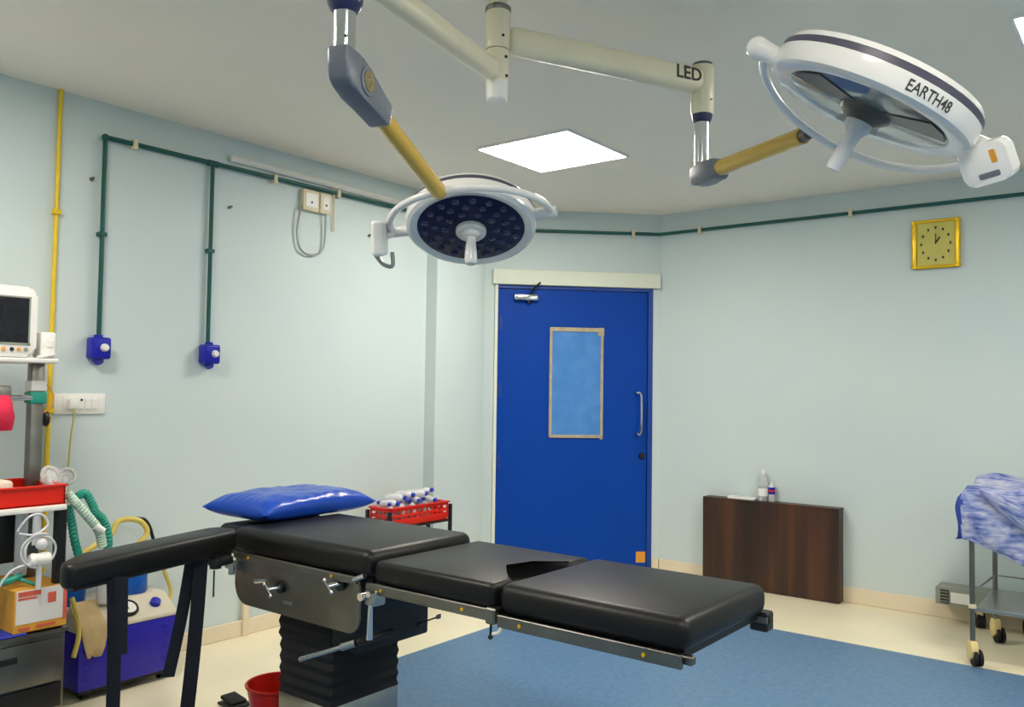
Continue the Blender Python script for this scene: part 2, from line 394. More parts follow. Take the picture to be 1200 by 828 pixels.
# ================================================================== OPERATING TABLE
ZT = .78
YN, YF = 1.93, 2.455
ot = thing('operating_table', (-2.45, 2.2, .004), 'black padded operating table on a bellows column with steel side rails', 'operating table')
def pad(x0, x1, y0, y1, z0, z1, bev=.028, poly=None):
    b = B()
    if poly is None: box2(b, (x0, y0, z0), (x1, y1, z1), bev, 4)
    else: prism(b, poly, (0, 0, (z0+z1)/2), (1, 0, 0), (0, 1, 0), z1-z0, bev, 4)
    return b
PB = .705
part('leg_pad', pad(-1.54, -.945, YN, YF, PB-.012, ZT, .032), M_LEATHER, ot)
# seat pad with the cut-out facing the leg section
sx0, sx1 = -2.052, -1.553
part('seat_pad', pad(0, 0, 0, 0, PB, ZT-.004, .02, [(sx0, YN), (sx1, YN), (sx1, 2.03), (-1.715, 2.16), (-1.685, 2.29), (sx1, 2.34), (sx1, YF), (sx0, YF)]), M_LEATHER, ot)
# back pad: its free edge stands a little over the seat pad
b = pad(-2.83, -2.072, YN, YF, PB+.004, ZT+.022, .034)
part('back_pad', b, M_LEATHER, ot)
part('head_pad', pad(-3.0, -2.845, YN+.05, YF-.05, PB+.004, ZT+.012), M_LEATHER, ot)
b = B()
box2(b, (-1.53, YN+.03, PB-.03), (-.965, YF-.03, PB+.004), .004, 1); box2(b, (-2.07, YN+.03, PB-.03), (-1.56, YF-.03, PB+.004), .004, 1)
box2(b, (-2.82, YN+.03, PB-.03), (-2.09, YF-.03, PB+.008), .004, 1); box2(b, (-2.98, YN+.08, PB-.03), (-2.85, YF-.08, PB+.008), .004, 1)
part('pad_boards', b, M_BLACK, ot)
for y, sg in ((YN-.004, -1), (YF+.004, 1)):
    for x0, x1, z0, z1 in ((-1.53, -.955, .66, .695), (-2.075, -1.57, .672, .706), (-2.8, -2.12, .69, .715)):
        r_ = part('side_rail', box2(B(), (x0, y-.006, z0), (x1, y+.006, z1), .002, 1), M_STEELD, ot)
        for fx in (.14, .82):
            xx = x0+(x1-x0)*fx
            part('rail_spacer', cyl(B(), (xx, y, (z0+z1)/2), (xx, y-sg*.05, (z0+z1)/2), .009, seg=10), M_STEELD, r_)
            part('rail_screw', cyl(B(), (xx, y+sg*.004, (z0+z1)/2), (xx, y+sg*.009, (z0+z1)/2), .0055, seg=10), M_GOLD, r_)
for y in (YN+.02, YF-.02):
    part('leg_frame', box2(B(), (-1.55, y-.012, .668), (-.935, y+.012, .69), .003, 1), M_STEELD, ot)
part('leg_frame', box2(B(), (-1.0, YN+.03, .668), (-.98, YF-.03, .688), .003, 1), M_BLACK, ot)
b = B(); box2(b, (-.99, YF-.03, .645), (-.935, YF+.02, .70), .005, 1); part('rail_end_clamp', b, M_BLACK, ot)
b = B(); box2(b, (-1.572, YN-.014, .664), (-1.536, YN+.05, .71), .004, 1); part('hinge_block', b, M_STEELD, ot)
b = B(); box2(b, (-1.572, YF-.05, .664), (-1.536, YF+.014, .71), .004, 1); part('hinge_block', b, M_STEELD, ot)
b = B(); tube(b, [(-1.555, YN-.005, .668), (-1.555, YN-.006, .63)], .004, 8, 0); ball(b, (-1.555, YN-.006, .628), .008, 8, 6); part('release_pin', b, M_BLACK, ot)
b = B(); tube(b, [(-1.515, YN-.006, .66), (-1.525, YN-.008, .645), (-1.545, YN-.008, .638)], .006, 8, 4); part('release_lever', b, M_WHITE, ot)
# steel side covers with rounded lower corners
for y in (YN+.015, YF-.015):
    poly = [(-2.815, .695), (-2.815, .60)]
    for k in range(7): an = PI+PI/2*k/6; poly.append((-2.745+.07*math.cos(an), .59+.07*math.sin(an)))
    for k in range(7): an = -PI/2+PI/2*k/6; poly.append((-2.175+.05*math.cos(an), .57+.05*math.sin(an)))
    poly += [(-2.125, .695)]
    sc = part('side_cover', prism(B(), poly, (0, y, 0), (1, 0, 0), (0, 0, 1), .008, .002, 1), M_STEELD, ot, 'dull steel cover plate')
    if y < 2.2: COVER = sc
b = B(); box2(b, (-2.79, YN+.03, .56), (-2.14, YF-.03, .68), .01, 2); part('tilt_box', b, M_BLACK, ot)
def knob_set(px, py, s_, ln=.05):
    P = ony(px, py, YN+.01)
    b = B(); cyl(b, P, P+V(0, -.012, 0), .022*s_, seg=18); part('socket', b, M_BLACK, COVER)
    b = B(); cyl(b, P+V(0, -.01, 0), P+V(-.012, -ln, -.004), .009*s_, seg=12); cyl(b, P+V(-.03, -ln, .012), P+V(.006, -ln, -.022), .006*s_, seg=10)
    ball(b, P+V(-.03, -ln, .012), .008*s_, 10, 6); ball(b, P+V(.006, -ln, -.022), .008*s_, 10, 6)
    part('crank_stub', b, M_CHROME, COVER)
knob_set(330, 687, 1.0, .05); knob_set(400, 683, 1.1, .045)
P = ony(310, 681, YN-.02); b = B(); cyl(b, P+V(-.04, -.01, -.004), P+V(.03, -.01, .01), .0075, seg=12); part('pivot_lever', b, M_CHROME, COVER)
P = ony(337, 706, YN+.01); b = B(); box(b, P, (.05, .004, .012), .001, 1); part('name_plate', b, M_STEEL, COVER)
# clamp with lever at the joint
P = ony(437, 700, YN-.01)
cl_ = part('rail_clamp', box(B(), P+V(0, .01, 0), (.05, .05, .05), .008, 2), M_STEEL, ot)
b = B(); cyl(b, P+V(.0, -.01, -.02), P+V(.0, -.012, -.13), .008, .011, 12); part('clamp_lever', b, M_CHROME, cl_)
b = B(); cyl(b, P+V(-.012, -.02, .008), P+V(-.012, -.045, .008), .013); cyl(b, P+V(.02, -.02, .02), P+V(.02, -.04, .02), .01); part('clamp_screw', b, M_CHROME, cl_)
P = ony(424, 677, YN-.01); b = B(); cyl(b, P+V(-.02, -.015, -.006), P+V(.03, -.015, .014), .009); part('pin', b, M_CHROME, ot)
# column
cx0, cx1, cy0, cy1 = -2.615, -2.325, 2.0, 2.33
b = B(); box2(b, (cx0-.02, cy0-.02, .0045), (cx1+.02, cy1+.02, .06), .02, 3); box2(b, (-2.62, 2.02, .0045), (-1.95, 2.31, .05), .02, 2); part('base', b, M_STEELD, ot)
part('column_cover', box2(B(), (cx0, cy0, .05), (cx1, cy1, .225), .008, 2), M_STEEL, ot, 'steel lower column cover')
b = B(); z = .222; rings = []; k = 0
prof = []
while z < .575:
    g = .005 if k % 2 == 0 else 0.0
    prof.append((z, g)); z += .021; k += 1
for z, g in prof:
    gg = g + (.0 if z < .42 else .004)
    rr = rrect(cx1-cx0+2*gg, cy1-cy0+2*gg, .02, 3)
    rings.append([Vector(((cx0+cx1)/2+q[0], (cy0+cy1)/2+q[1], z)) for q in rr])
ring_loft(b, rings); part('bellows', b, M_RUBBER, ot, 'black pleated bellows', smooth=20)
b = B(); box2(b, (cx0+.1, cy0+.0, .43), (cx1+.13, cy1+.02, .674), .01, 2); part('tilt_head', b, M_BLACK, ot)
a0, a1 = ony(353, 772, YN-.02), ony(400, 758, YN-.02); a2 = ony(417, 753, YN-.0)
b = B(); cyl(b, a0, a1, .009, .009, 12); ball(b, a0, .01, 10, 6); part('pump_lever', b, M_CHROME, ot)
b = B(); cyl(b, a1, a2, .013, .013, 12); part('lever_sleeve', b, M_STEEL, ot); b = B(); cyl(b, a2, a2+V(.05, .12, .02), .013, seg=12); part('lever_socket', b, M_BLACK, ot)
a0 = ony(470, 741, 2.3); a1 = ony(492, 730, 2.3); a2 = ony(514, 722, 2.3)
b = B(); cyl(b, a0-V(.1, 0, .035), a1, .014, .012, 10); part('foot_lever', b, M_BLACK, ot); b = B(); cyl(b, a1, a2, .003, .003, 8); box(b, a2, (.006, .02, .016), .001, 1); part('lever_tip', b, M_STEELD, ot)

# arm board
A0, A1 = onz(81, 663, .805), onz(276, 621, .805)       # its near top edge
ad = (A1-A0); ad.z = 0; alen = ad.length; ad.normalize(); aw = Vector((-ad.y, ad.x, 0))
ab = thing('arm_board', (A0.x, A0.y, .7), 'long narrow black padded arm board sticking out at the table head', 'arm board')
W_ = .14
poly = [(0.012, .0), (alen+.01, 0), (alen+.045, .03), (alen+.045, W_-.03), (alen+.01, W_), (.15, W_), (.03, .075), (0, .03)]
part('pad', prism(B(), poly, A0+V(0, 0, -.037), ad, aw, .074, .018, 4), M_LEATHER, ab)
part('board', prism(B(), [(.03, .012), (alen-.03, .012), (alen-.03, W_-.012), (.14, W_-.012), (.04, .06)], A0+V(0, 0, -.078), ad, aw, .01, .002, 1), M_BLACK, ab)
Pm = A0+ad*(alen-.02)+aw*(W_/2)
b = B(); obox(b, Pm+V(0, 0, -.1), ad, aw, V(0, 0, 1), (.12, .05, .035), .006, 2); part('bracket', b, M_STEELD, ab)
b = B(); cyl(b, A0+ad*(alen*.86)+V(0, 0, -.085), A0+ad*(alen*.86)+V(0, 0, -.12), .02); obox(b, A0+ad*(alen*.9)+V(0, 0, -.1), ad, aw, V(0, 0, 1), (.09, .04, .03), .008, 2); part('swivel_knob', b, M_BLACK, ab)
Pq = ony(251, 668, 1.72); b = B(); cyl(b, Pq, Pq+V(0, 0, -.09), .003, seg=8); part('lock_rod', b, M_BLACK, ab)
b = B(); P2 = ony(277, 662, YN-.0); cyl(b, P2+V(-.04, -.01, 0), P2+V(.02, .0, 0), .016); cyl(b, P2+V(.0, -.02, .02), P2+V(.0, -.02, -.03), .012); part('rail_clamp', b, M_STEEL, ab)
def strap(top, bot, w_, label, zx=.0, fold=None):
    # hangs from the board's near side: comes over the edge and down
    P0 = Vector(top); P1 = Vector(bot); n = 10
    pts = [P0.lerp(P1, i/n) + aw*(-.006*math.sin(PI*i/n)) for i in range(n+1)]
    b = B(); ribbon(b, pts, RT.lerp(ad, .2), w_, .003)
    if fold:
        pts2 = [P0.lerp(P1, i/n*fold) - aw*.008 + RT*.018 for i in range(n+1)]; ribbon(b, pts2, RT.lerp(ad, .2), w_, .003)
    return b
def dep(P): return (P-CAM).dot(FW)
s0 = A0+ad*.16+V(0, 0, -.074)+aw*.01; d0 = dep(s0)
part('strap', strap(at(133, 676, d0), at(131, 860, d0-.02), .040, '', fold=.49), M_STRAP, ab, 'dark webbing strap hanging down')
s1 = A0+ad*(alen*.82)+V(0, 0, -.07); d1 = dep(s1)
part('strap', strap(at(225, 652, d1+.04), at(197, 793, d1), .042, ''), M_STRAP, ab, 'dark webbing strap hanging down')
part('strap', strap(at(236, 650, d1+.03), at(217, 850, d1-.06), .048, ''), M_STRAP, ab, 'dark webbing strap hanging down')

# pillow
def pillow():
    b = B(); nx, ny = 40, 54; LX, LY = .40, .60; c = Vector((-2.965, 2.315, ZT+.019)); top = []; bot = []
    th = math.radians(2)
    for j in range(ny+1):
        rt, rb = [], []
        for i in range(nx+1):
            u, v = -1+2*i/nx, -1+2*j/ny
            pin = 1-.10*(abs(u)**2)*(1-abs(v)**2)-0
            x = u*LX/2*(1-.09*(1-u*u)*0 - .08*(1-abs(v)**2.5)*abs(u)**4)*1.0; y = v*LY/2*(1-.06*(1-abs(u)**2.5)*abs(v)**4)
            h = (max(0, 1-abs(u)**4)*max(0, 1-abs(v)**4.5))**.55
            wr = .005*noise.noise((u*2.3, v*3.1, .4))+.004*noise.noise((u*6, v*5, 1.7))
            edge = min(1, 6*min(1-abs(u), 1-abs(v)))
            # gathered wrinkles towards the rim
            wr += .004*math.sin(26*math.atan2(v, u+.001))*max(0, max(abs(u), abs(v))-.55)*2*edge
            zt = .045+.058*h+wr*edge*h**.3; zb = .045-.05*h**.8
            px = c.x+x*math.cos(th)-y*math.sin(th); py = c.y+x*math.sin(th)+y*math.cos(th)
            # outer ends droop over the narrow table
            dr = 0.006*(abs(v)**4)
            rt.append(b.verts.new((px, py, c.z+zt-dr))); rb.append(b.verts.new((px, py, c.z+max(.001, zb-dr))) if 0 < i < nx and 0 < j < ny else rt[-1])
        top.append(rt); bot.append(rb)
    for j in range(ny):
        for i in range(nx):
            b.faces.new((top[j][i], top[j][i+1], top[j+1][i+1], top[j+1][i]))
            q = (bot[j][i], bot[j+1][i], bot[j+1][i+1], bot[j][i+1])
            if len(set(q)) == 4:
                try: b.faces.new(q)
                except ValueError: pass
    return b, c
b, c = pillow()
single('pillow', b, M_PILLOW, c, 'shiny bright blue vinyl pillow lying on the table head', 'pillow', smooth=80)

# ================================================================== SURGICAL LIGHTS
SPD = 2.75
S_ = at(583, 60, SPD); SX, SY = S_.x, S_.y
def spz(py, d=SPD): return at(583, py, d).z
sp = thing('ceiling_spindle', (SX, SY, HC), 'cream spindle hanging from the ceiling that carries both light arms', 'spindle')
part('canopy', lathe(B(), (SX, SY, HC), (0, 0, -1), [(.055, 0), (.055, .012), (.03, .03)], 24), M_CREAM, sp)
part('neck', cyl(B(), (SX, SY, HC-.02), (SX, SY, spz(10)), .03, seg=24), M_CREAM, sp)
part('collar', lathe(B(), (SX, SY, spz(14)), (0, 0, 1), [(.040, 0), (.042, .005), (.042, .014), (.034, .02)], 28), M_STEELD, sp, 'dark collar ring')
part('upper_sleeve', lathe(B(), (SX, SY, spz(59)), (0, 0, 1), [(.0385, 0), (.0395, .003), (.0395, spz(14)-spz(59)-.003), (.0385, spz(14)-spz(59))], 28), M_CREAM, sp)
part('lower_sleeve', lathe(B(), (SX, SY, spz(97)), (0, 0, 1), [(.036, 0), (.037, .003), (.037, spz(60)-spz(97)-.003), (.0365, spz(60)-spz(97))], 28), M_CREAM, sp)
part('end_cap', lathe(B(), (SX, SY, spz(119)), (0, 0, 1), [(.001, 0), (.030, 0), (.034, .004), (.036, .02), (.036, spz(97)-spz(119))], 28), M_WHITE, sp, 'white end cap')
for px, py in ((589, 46), (593, 70), (594, 92)):
    d = -(ray(px, py)); d.z = 0; d.normalize(); ang = math.asin(max(-1, min(1, (px-583)*SPD/1000/.038)))
    dd = d*math.cos(ang)+Vector((RT.x, RT.y, 0)).normalized()*math.sin(ang)
    q = Vector((SX, SY, spz(py))); part('set_screw', cyl(B(), q+dd*.03, q+dd*.0405, .005, seg=10), M_BLACK, sp)

def ext_arm(bm, p0, p1, hw, hh):
    d = (p1-p0).normalized(); L_ = (p1-p0).length; x, y, z = d, V(0, 0, 1).cross(d), V(0, 0, 1)
    obox(bm, (p0+p1)/2, x, y, z, (L_, hw*2, hh*2), hw*.8, 4); return bm

# ---- lamp head: C centre of the light face, n outwards (where light leaves), a pivot axis
def lamp_head(root, Cc, n, a, R, RG, H, yoke_mid, yoke_r, lens_mat, dark_handle, yr, hub_r):
    up = -n; a = (a-n*a.dot(n)).normalized(); bdir = n.cross(a)
    hs = part('head_housing', lathe(B(), Cc, up, [(RG, .004), (RG+.004, 0), (R*.93, -.004), (R*.985, .004), (R, .016), (R*.995, H*.55), (R*.975, H*.56), (R*.975, H*.74), (R*.985, H*.75), (R*.95, H*.92), (R*.86, H), (R*.4, H*1.22), (.001, H*1.26)], 72, ref=a), M_WHITEG, root)
    part('band', lathe(B(), Cc, up, [(R*.97, H*.56), (R*.988, H*.57), (R*.988, H*.73), (R*.97, H*.74)], 72, ref=a), M_DARKBAND, hs, 'dark band around the dome')
    part('lens', lathe(B(), Cc, up, [(RG, .003), (RG*.97, .001), (hub_r*1.05, -.001), (.001, -.001)], 64, ref=a), lens_mat, hs)
    return hs, up, a, bdir
def yoke(root, hs, Cc, a, mid, ra, r, t0=0.0, t1=PI):
    m = mid-Cc; m -= a*m.dot(a)*1.0
    pts = [Cc + a*(ra*math.cos(t0+(t1-t0)*i/30)) + m*math.sin(t0+(t1-t0)*i/30) for i in range(31)]
    return part('yoke', tube(B(), pts, r, 12, 0), M_WHITEG, root), pts

# ---------------- left light
J0 = at(403, 66, 2.03)                        # foot of its steel drop tube
ML = at(514, 224, 2.58)                       # where the yellow arm meets the yoke
lt = thing('surgical_light', (J0.x, J0.y, HC), 'smaller surgical light with a round navy face tilted towards the camera', 'surgical light', 'surgical lights')
zA2 = spz(87)
E2 = V(J0.x, J0.y, zA2); SC = V(SX, SY, zA2)
dA = (E2-SC).normalized()
part('extension_arm', ext_arm(B(), SC+dA*.03, E2, .032, .034), M_CREAM, lt)
b = B(); cyl(b, (J0.x, J0.y, zA2-.07), (J0.x, J0.y, zA2+.06), .042, seg=28); part('elbow', b, M_CREAM, lt)
zr = at(403, 12, 2.03).z
part('elbow_ring', lathe(B(), (J0.x, J0.y, zr), (0, 0, 1), [(.026, -.006), (.034, 0), (.042, .016), (.044, .04), (.04, zA2-.07-zr)], 28), M_NAVY, lt, 'dark blue ring')
zt0 = at(403, 57, 2.03).z
dt = part('drop_tube', cyl(B(), (J0.x, J0.y, zt0-.02), (J0.x, J0.y, zr), .0265, seg=28), M_CHROME, lt, 'polished steel drop tube')
part('set_screw', cyl(B(), V(J0.x, J0.y, zt0+.022)-FW*.024+RT*.008, V(J0.x, J0.y, zt0+.022)-FW*.0275+RT*.009, .004, seg=8), M_BLACK, dt)
# joint block in the vertical plane of the arm
sd = ML-V(J0.x, J0.y, at(403, 77, 2.03).z); hd = V(sd.x, sd.y, 0).normalized()
pit = math.atan2(sd.z, V(sd.x, sd.y, 0).length)
JZ = at(403, 79, 2.03).z
ca, sa = math.cos(pit), math.sin(pit)
def q2(l, t): return (l*ca - t*sa, l*sa + t*ca)
poly = [(-.033, zt0-JZ), (.033, zt0-JZ), (.05, .035)] + [q2(.09, .043), q2(.20, .034), q2(.215, .026), q2(.215, -.026), q2(.20, -.034), q2(.06, -.044)] + [(.0, -.05), (-.024, -.034), (-.032, 0)]
jb = part('joint_cover', prism(B(), poly, V(J0.x, J0.y, JZ), hd, V(0, 0, 1), .058, .009, 3), M_GREYJ, lt, 'grey joint cover')
side = hd.cross(V(0, 0, 1))
sgn = 1 if side.dot(RT) > 0 else -1
jc = V(J0.x, J0.y, JZ)+hd*(.07*ca)+V(0, 0, .07*sa+.006)
part('pivot_disc', lathe(B(), jc+side*(sgn*.025), side*sgn, [(.036, 0), (.036, .008), (.03, .0095), (.022, .007), (.001, .007)], 28), M_GREYJ, jb)
b = B()
for k in range(5): cyl(b, jc+side*(sgn*.030)+hd*(.013*math.cos(k*1.257))+V(0, 0, .013*math.sin(k*1.257)), jc+side*(sgn*.0355)+hd*(.013*math.cos(k*1.257))+V(0, 0, .013*math.sin(k*1.257)), .0045, seg=10)
lathe(b, jc+side*(sgn*.031), side*sgn, [(.026, 0), (.026, .0042), (.02, .0044), (.001, .0015)], 24)
part('pivot_cap', b, mat('brass_cap', (150, 138, 104), .35, .8), jb, 'brass coloured pivot cap')
b = B(); obox(b, V(J0.x, J0.y, JZ)+hd*.03+V(0, 0, -.046), side, hd, V(0, 0, 1), (.028, .012, .006)); part('slot', b, M_BLACK, jb)
arm_start = V(J0.x, J0.y, JZ)+hd*(.2*ca)+V(0, 0, .2*sa)
b = B(); cyl(b, arm_start, ML, .0245, .0245, 24); ball(b, ML, .0245, 16, 10); part('spring_arm', b, M_YELLOW, lt, 'yellow spring arm')
# head
CL = at(552, 269, 2.8); v = ray(552, 269).normalized(); r1 = RT-v*RT.dot(v); r1.normalize(); u1 = r1.cross(v)
asp = .585; tl = math.radians(1.5)
dn = (-u1*math.cos(tl)+r1*math.sin(tl)*-1)
nL = (-v*asp + dn*math.sqrt(1-asp*asp)).normalized()
e1 = r1-nL*r1.dot(nL); e1.normalize(); e2 = nL.cross(e1)
if e2.dot(u1) < 0: e2 = -e2
aL = e1*math.cos(math.radians(14))+e2*math.sin(math.radians(14))
hsL, upL, aL, bL = lamp_head(lt, CL, nL, aL, .215, .176, .075, None, None, M_LENS, None, None, .045)
b = B()
for ring, cnt in ((.152, 18), (.118, 14), (.084, 10)):
    for k in range(cnt):
        an = 2*PI*k/cnt+ring*20; pc = CL+aL*(ring*math.cos(an))+bL*(ring*math.sin(an))
        lathe(b, pc, nL, [(.0125, -.001), (.0118, .003), (.007, .0055), (.001, .0062)], 10)
part('led_lenses', b, M_LED, hsL, 'rings of small round LED lenses', kind='stuff')
hubL = part('hub', lathe(B(), CL, nL, [(.05, 0), (.05, .012), (.045, .018), (.03, .02), (.022, .032), (.001, .034)], 32), M_WHITE, hsL)
hd_ = (nL*.75-u1*.5-v*.1).normalized()
part('handle', lathe(B(), CL+nL*.015, hd_, [(.017, 0), (.016, .03), (.020, .07), (.021, .095), (.016, .108), (.001, .112)], 20), M_WHITEG, hsL, 'white grip handle')
PCL = CL+upL*.03
yk, pts = yoke(lt, hsL, PCL, aL, ML, .268, .0115)
for sg in (-1, 1):
    b = B(); cyl(b, PCL+aL*(sg*.205), PCL+aL*(sg*.285), .019, .017, 16); part('pivot', b, M_WHITEG, lt)
bx_c = at(445, 279, 2.80)
b = B(); obox(b, bx_c, r1, u1, -v, (.046, .115, .10), .012, 3); cb = part('control_box', b, M_WHITEG, lt, 'white control box')
b = B(); cyl(b, bx_c, PCL-aL*.27, .014, seg=12); part('box_bracket', b, M_WHITE, cb)
k0 = bx_c-u1*.055; b = B(); tube(b, [k0-r1*.015, k0-u1*.03+r1*.01, k0-u1*.035+r1*.04, k0+r1*.04+u1*.01], .007, 8, 6); part('cable_loop', b, M_STEEL, cb)

# ---------------- right light
E1 = at(823, 92, 3.12)
rtl = thing('surgical_light', (E1.x, E1.y, HC), 'larger white surgical light with lettered rim and glass face in the upper right', 'surgical light', 'surgical lights')
zA1 = spz(44)
E1 = V(E1.x, E1.y, zA1); S1 = V(SX, SY, zA1); dA = (E1-S1).normalized()
ea = part('extension_arm', ext_arm(B(), S1+dA*.035, E1, .036, .044), M_CREAM, rtl)
sy = V(0, 0, 1).cross(dA); sy = sy if sy.dot(FW) < 0 else -sy
tm = text_mesh('LED', .066, .0008, .0012)
xa = V(0, 0, 1).cross(sy)
Mx = Matrix((( xa.x, 0, sy.x, 0), (xa.y, 0, sy.y, 0), (xa.z, 1, sy.z, 0), (0, 0, 0, 1)))
tp = E1-dA*.088+sy*.0365+V(0, 0, .004)
bb = B(); merge(bb, tm, Matrix.Translation(tp) @ Mx); part('lettering', bb, M_INK, ea, 'dark lettering on the arm', smooth=0)
zr1 = at(823, 136, 3.12).z; zt1 = at(823, 78, 3.12).z
part('elbow', lathe(B(), (E1.x, E1.y, zr1), (0, 0, 1), [(.036, 0), (.042, .01), (.042, zt1-zr1-.01), (.038, zt1-zr1)], 28), M_CREAM, rtl)
part('elbow_cap', cyl(B(), (E1.x, E1.y, zt1), (E1.x, E1.y, zt1+.01), .036, seg=24), M_STEELD, rtl)
part('set_screw', cyl(B(), V(E1.x, E1.y, zr1+.05)-FW*.035+RT*.025, V(E1.x, E1.y, zr1+.05)-FW*.036+RT*.028, .004, seg=8), M_BLACK, rtl)
part('elbow_ring', lathe(B(), (E1.x, E1.y, zr1-.028), (0, 0, 1), [(.028, 0), (.034, .008), (.038, .03)], 28), M_NAVY, rtl, 'dark ring')
zt2 = at(823, 196, 3.12).z
part('drop_tube', cyl(B(), (E1.x, E1.y, zt2-.01), (E1.x, E1.y, zr1-.02), .027, seg=28), M_CHROME, rtl, 'polished steel drop tube')
MR = at(946, 157, 2.52)
JZr = at(823, 206, 3.12).z
sd = MR-V(E1.x, E1.y, JZr); hd2 = V(sd.x, sd.y, 0).normalized(); pit = math.atan2(sd.z, V(sd.x, sd.y, 0).length); ca, sa = math.cos(pit), math.sin(pit)
poly = [(-.034, zt2-JZr), (.034, zt2-JZr), (.05, .036)] + [q2(.12, .034), q2(.135, .028), q2(.135, -.03), q2(.12, -.036), q2(.05, -.04)] + [(.0, -.042), (-.03, -.03), (-.036, 0)]
jr = part('joint_cover', prism(B(), poly, V(E1.x, E1.y, JZr), hd2, V(0, 0, 1), .064, .008, 3), M_GREYJ, rtl, 'grey joint cover')
b = B(); obox(b, V(E1.x, E1.y, JZr-.005)-hd2*.028, hd2.cross(V(0, 0, 1)), V(0, 0, 1), hd2, (.062, .062, .012), .004, 2); part('joint_face', b, M_CHROME, jr)
st = V(E1.x, E1.y, JZr)+hd2*(.125*ca)+V(0, 0, .125*sa)
b = B(); cyl(b, st, MR-sd.normalized()*.02, .028, .026, 24); part('spring_arm', b, M_YELLOW, rtl, 'yellow spring arm')
b = B(); cyl(b, MR-sd.normalized()*.03, MR+sd.normalized()*.005, .023, .018, 20); part('arm_end', b, M_STEELD, rtl)
CR = at(1015, 130, 2.2); v = ray(1015, 130).normalized(); r1 = (RT-v*RT.dot(v)).normalized(); u1 = r1.cross(v)
ti = math.radians(23.5); asp = .23
mj = r1*math.cos(ti)-u1*math.sin(ti); pd = -u1*math.cos(ti)-r1*math.sin(ti)
nR = (-v*asp+pd*math.sqrt(1-asp*asp)).normalized()
RR = .272; HR = .092
hsR, upR, aR, bR = lamp_head(rtl, CR, nR, mj, RR, .212, HR, None, None, M_GLASSG, None, None, .05)
# dark reflector pieces seen through the face
b = B()
for k in range(3):
    an = k*2*PI/3+.5
    rg = []
    for rr_, w0 in ((.06, .03), (.12, .05), (.205, .075)):
        pass
    poly = [(.05, -.03), (.20, -.06), (.21, 0), (.20, .06), (.05, .03)]
    ax = aR*math.cos(an)+bR*math.sin(an); prism(b, poly, CR+nR*.0025, ax, nR.cross(ax), .002)
part('reflector', b, M_LENSDARK, hsR, 'dark reflector pieces behind the face')
part('hub', lathe(B(), CR, nR, [(.07, 0), (.066, .012), (.05, .024), (.04, .03), (.03, .038), (.001, .04)], 32), M_LENSDARK, hsR)
hdl = (nR*.9-u1*.25-r1*.12).normalized()
part('handle', lathe(B(), CR+nR*.03, hdl, [(.036, 0), (.034, .02), (.022, .035), (.019, .07), (.021, .12), (.018, .135), (.001, .138)], 24), M_MILKY, hsR, 'pale translucent grip handle')
# EARTH48 lettering bent round the rim, read from below
def proj(P):
    d = P-CAM; z_ = d.dot(FW); return CXP+FPX*d.dot(RT)/z_, CYP-FPX*d.dot(UP)/z_
def rim_pt(th): return CR+upR*HR*.28+(aR*math.cos(th)+bR*math.sin(th))*RR
th0 = min((k*PI/360 for k in range(720)), key=lambda th: abs(proj(rim_pt(th))[0]-1091)+(0 if (aR*math.cos(th)+bR*math.sin(th)).dot(v) < 0 else 1e4))
tm = text_mesh('EARTH48', .046, .0005, .0003)
bb = B()
def bend(sign):
    for vv in tm.verts:
        x_, y_, z_ = vv.co.copy()
        an = th0+sign*x_*.66/RR; hgt = HR*.27+y_*.82
        vv.co = CR+upR*hgt+(aR*math.cos(an)+bR*math.sin(an))*(RR*.998+.0008+z_)
# increasing angle must run to the right in the picture
tst = (aR*math.cos(th0+.1)+bR*math.sin(th0+.1))-(aR*math.cos(th0)+bR*math.sin(th0))
bend(1 if tst.dot(r1) > 0 else -1)
part('lettering', tm, M_INK, hsR, 'dark lettering on the rim', smooth=0)
PCR = CR+upR*.035
ar2 = aR
m_ = MR
yk, pts = yoke(rtl, hsR, PCR, aR, MR, .305, .0115)
b = B(); pl = PCR-aR*.325; cyl(b, PCR-aR*.262, PCR-aR*.325, .022, .03, 20); ball(b, PCR-aR*.325, .03, 16, 8, (1,1,1)); part('pivot', b, M_WHITEG, rtl, 'white pivot knuckle')
b = B(); cyl(b, PCR+aR*.262, PCR+aR*.325, .022, .022, 20); part('pivot', b, M_WHITEG, rtl, 'white pivot knuckle')
bc = at(1158, 190, 2.08)
ex = (r1*math.cos(math.radians(-24))-u1*math.sin(math.radians(-24)))      # its slant in the room
ey = (u1*math.cos(math.radians(20))+r1*math.sin(math.radians(20)))
ey = (ey-ex*ey.dot(ex)).normalized(); ez = ex.cross(ey)
cbx = part('control_box', prism(B(), rrect(.115, .10, .022, 5), bc, (ex*.85-v*.5).normalized(), ey, .045, .006, 2), M_WHITEG, rtl, 'white control box')
b = B(); cyl(b, bc, PCR+aR*.33, .016, seg=12); part('box_bracket', b, M_WHITE, cbx)
fx = (ex*.85-v*.5).normalized(); fz = fx.cross(ey)
fz = fz if fz.dot(v) < 0 else -fz
part('display', prism(B(), rrect(.05, .014, .003, 2), bc+fz*.0225-ey*.028+fx*.005, fx, ey, .003), M_GREYJ, cbx)
part('touch_panel', prism(B(), rrect(.014, .032, .003, 2), bc+fz*.0225+ey*.014+fx*.026, fx, ey, .003), M_ORANGE, cbx)

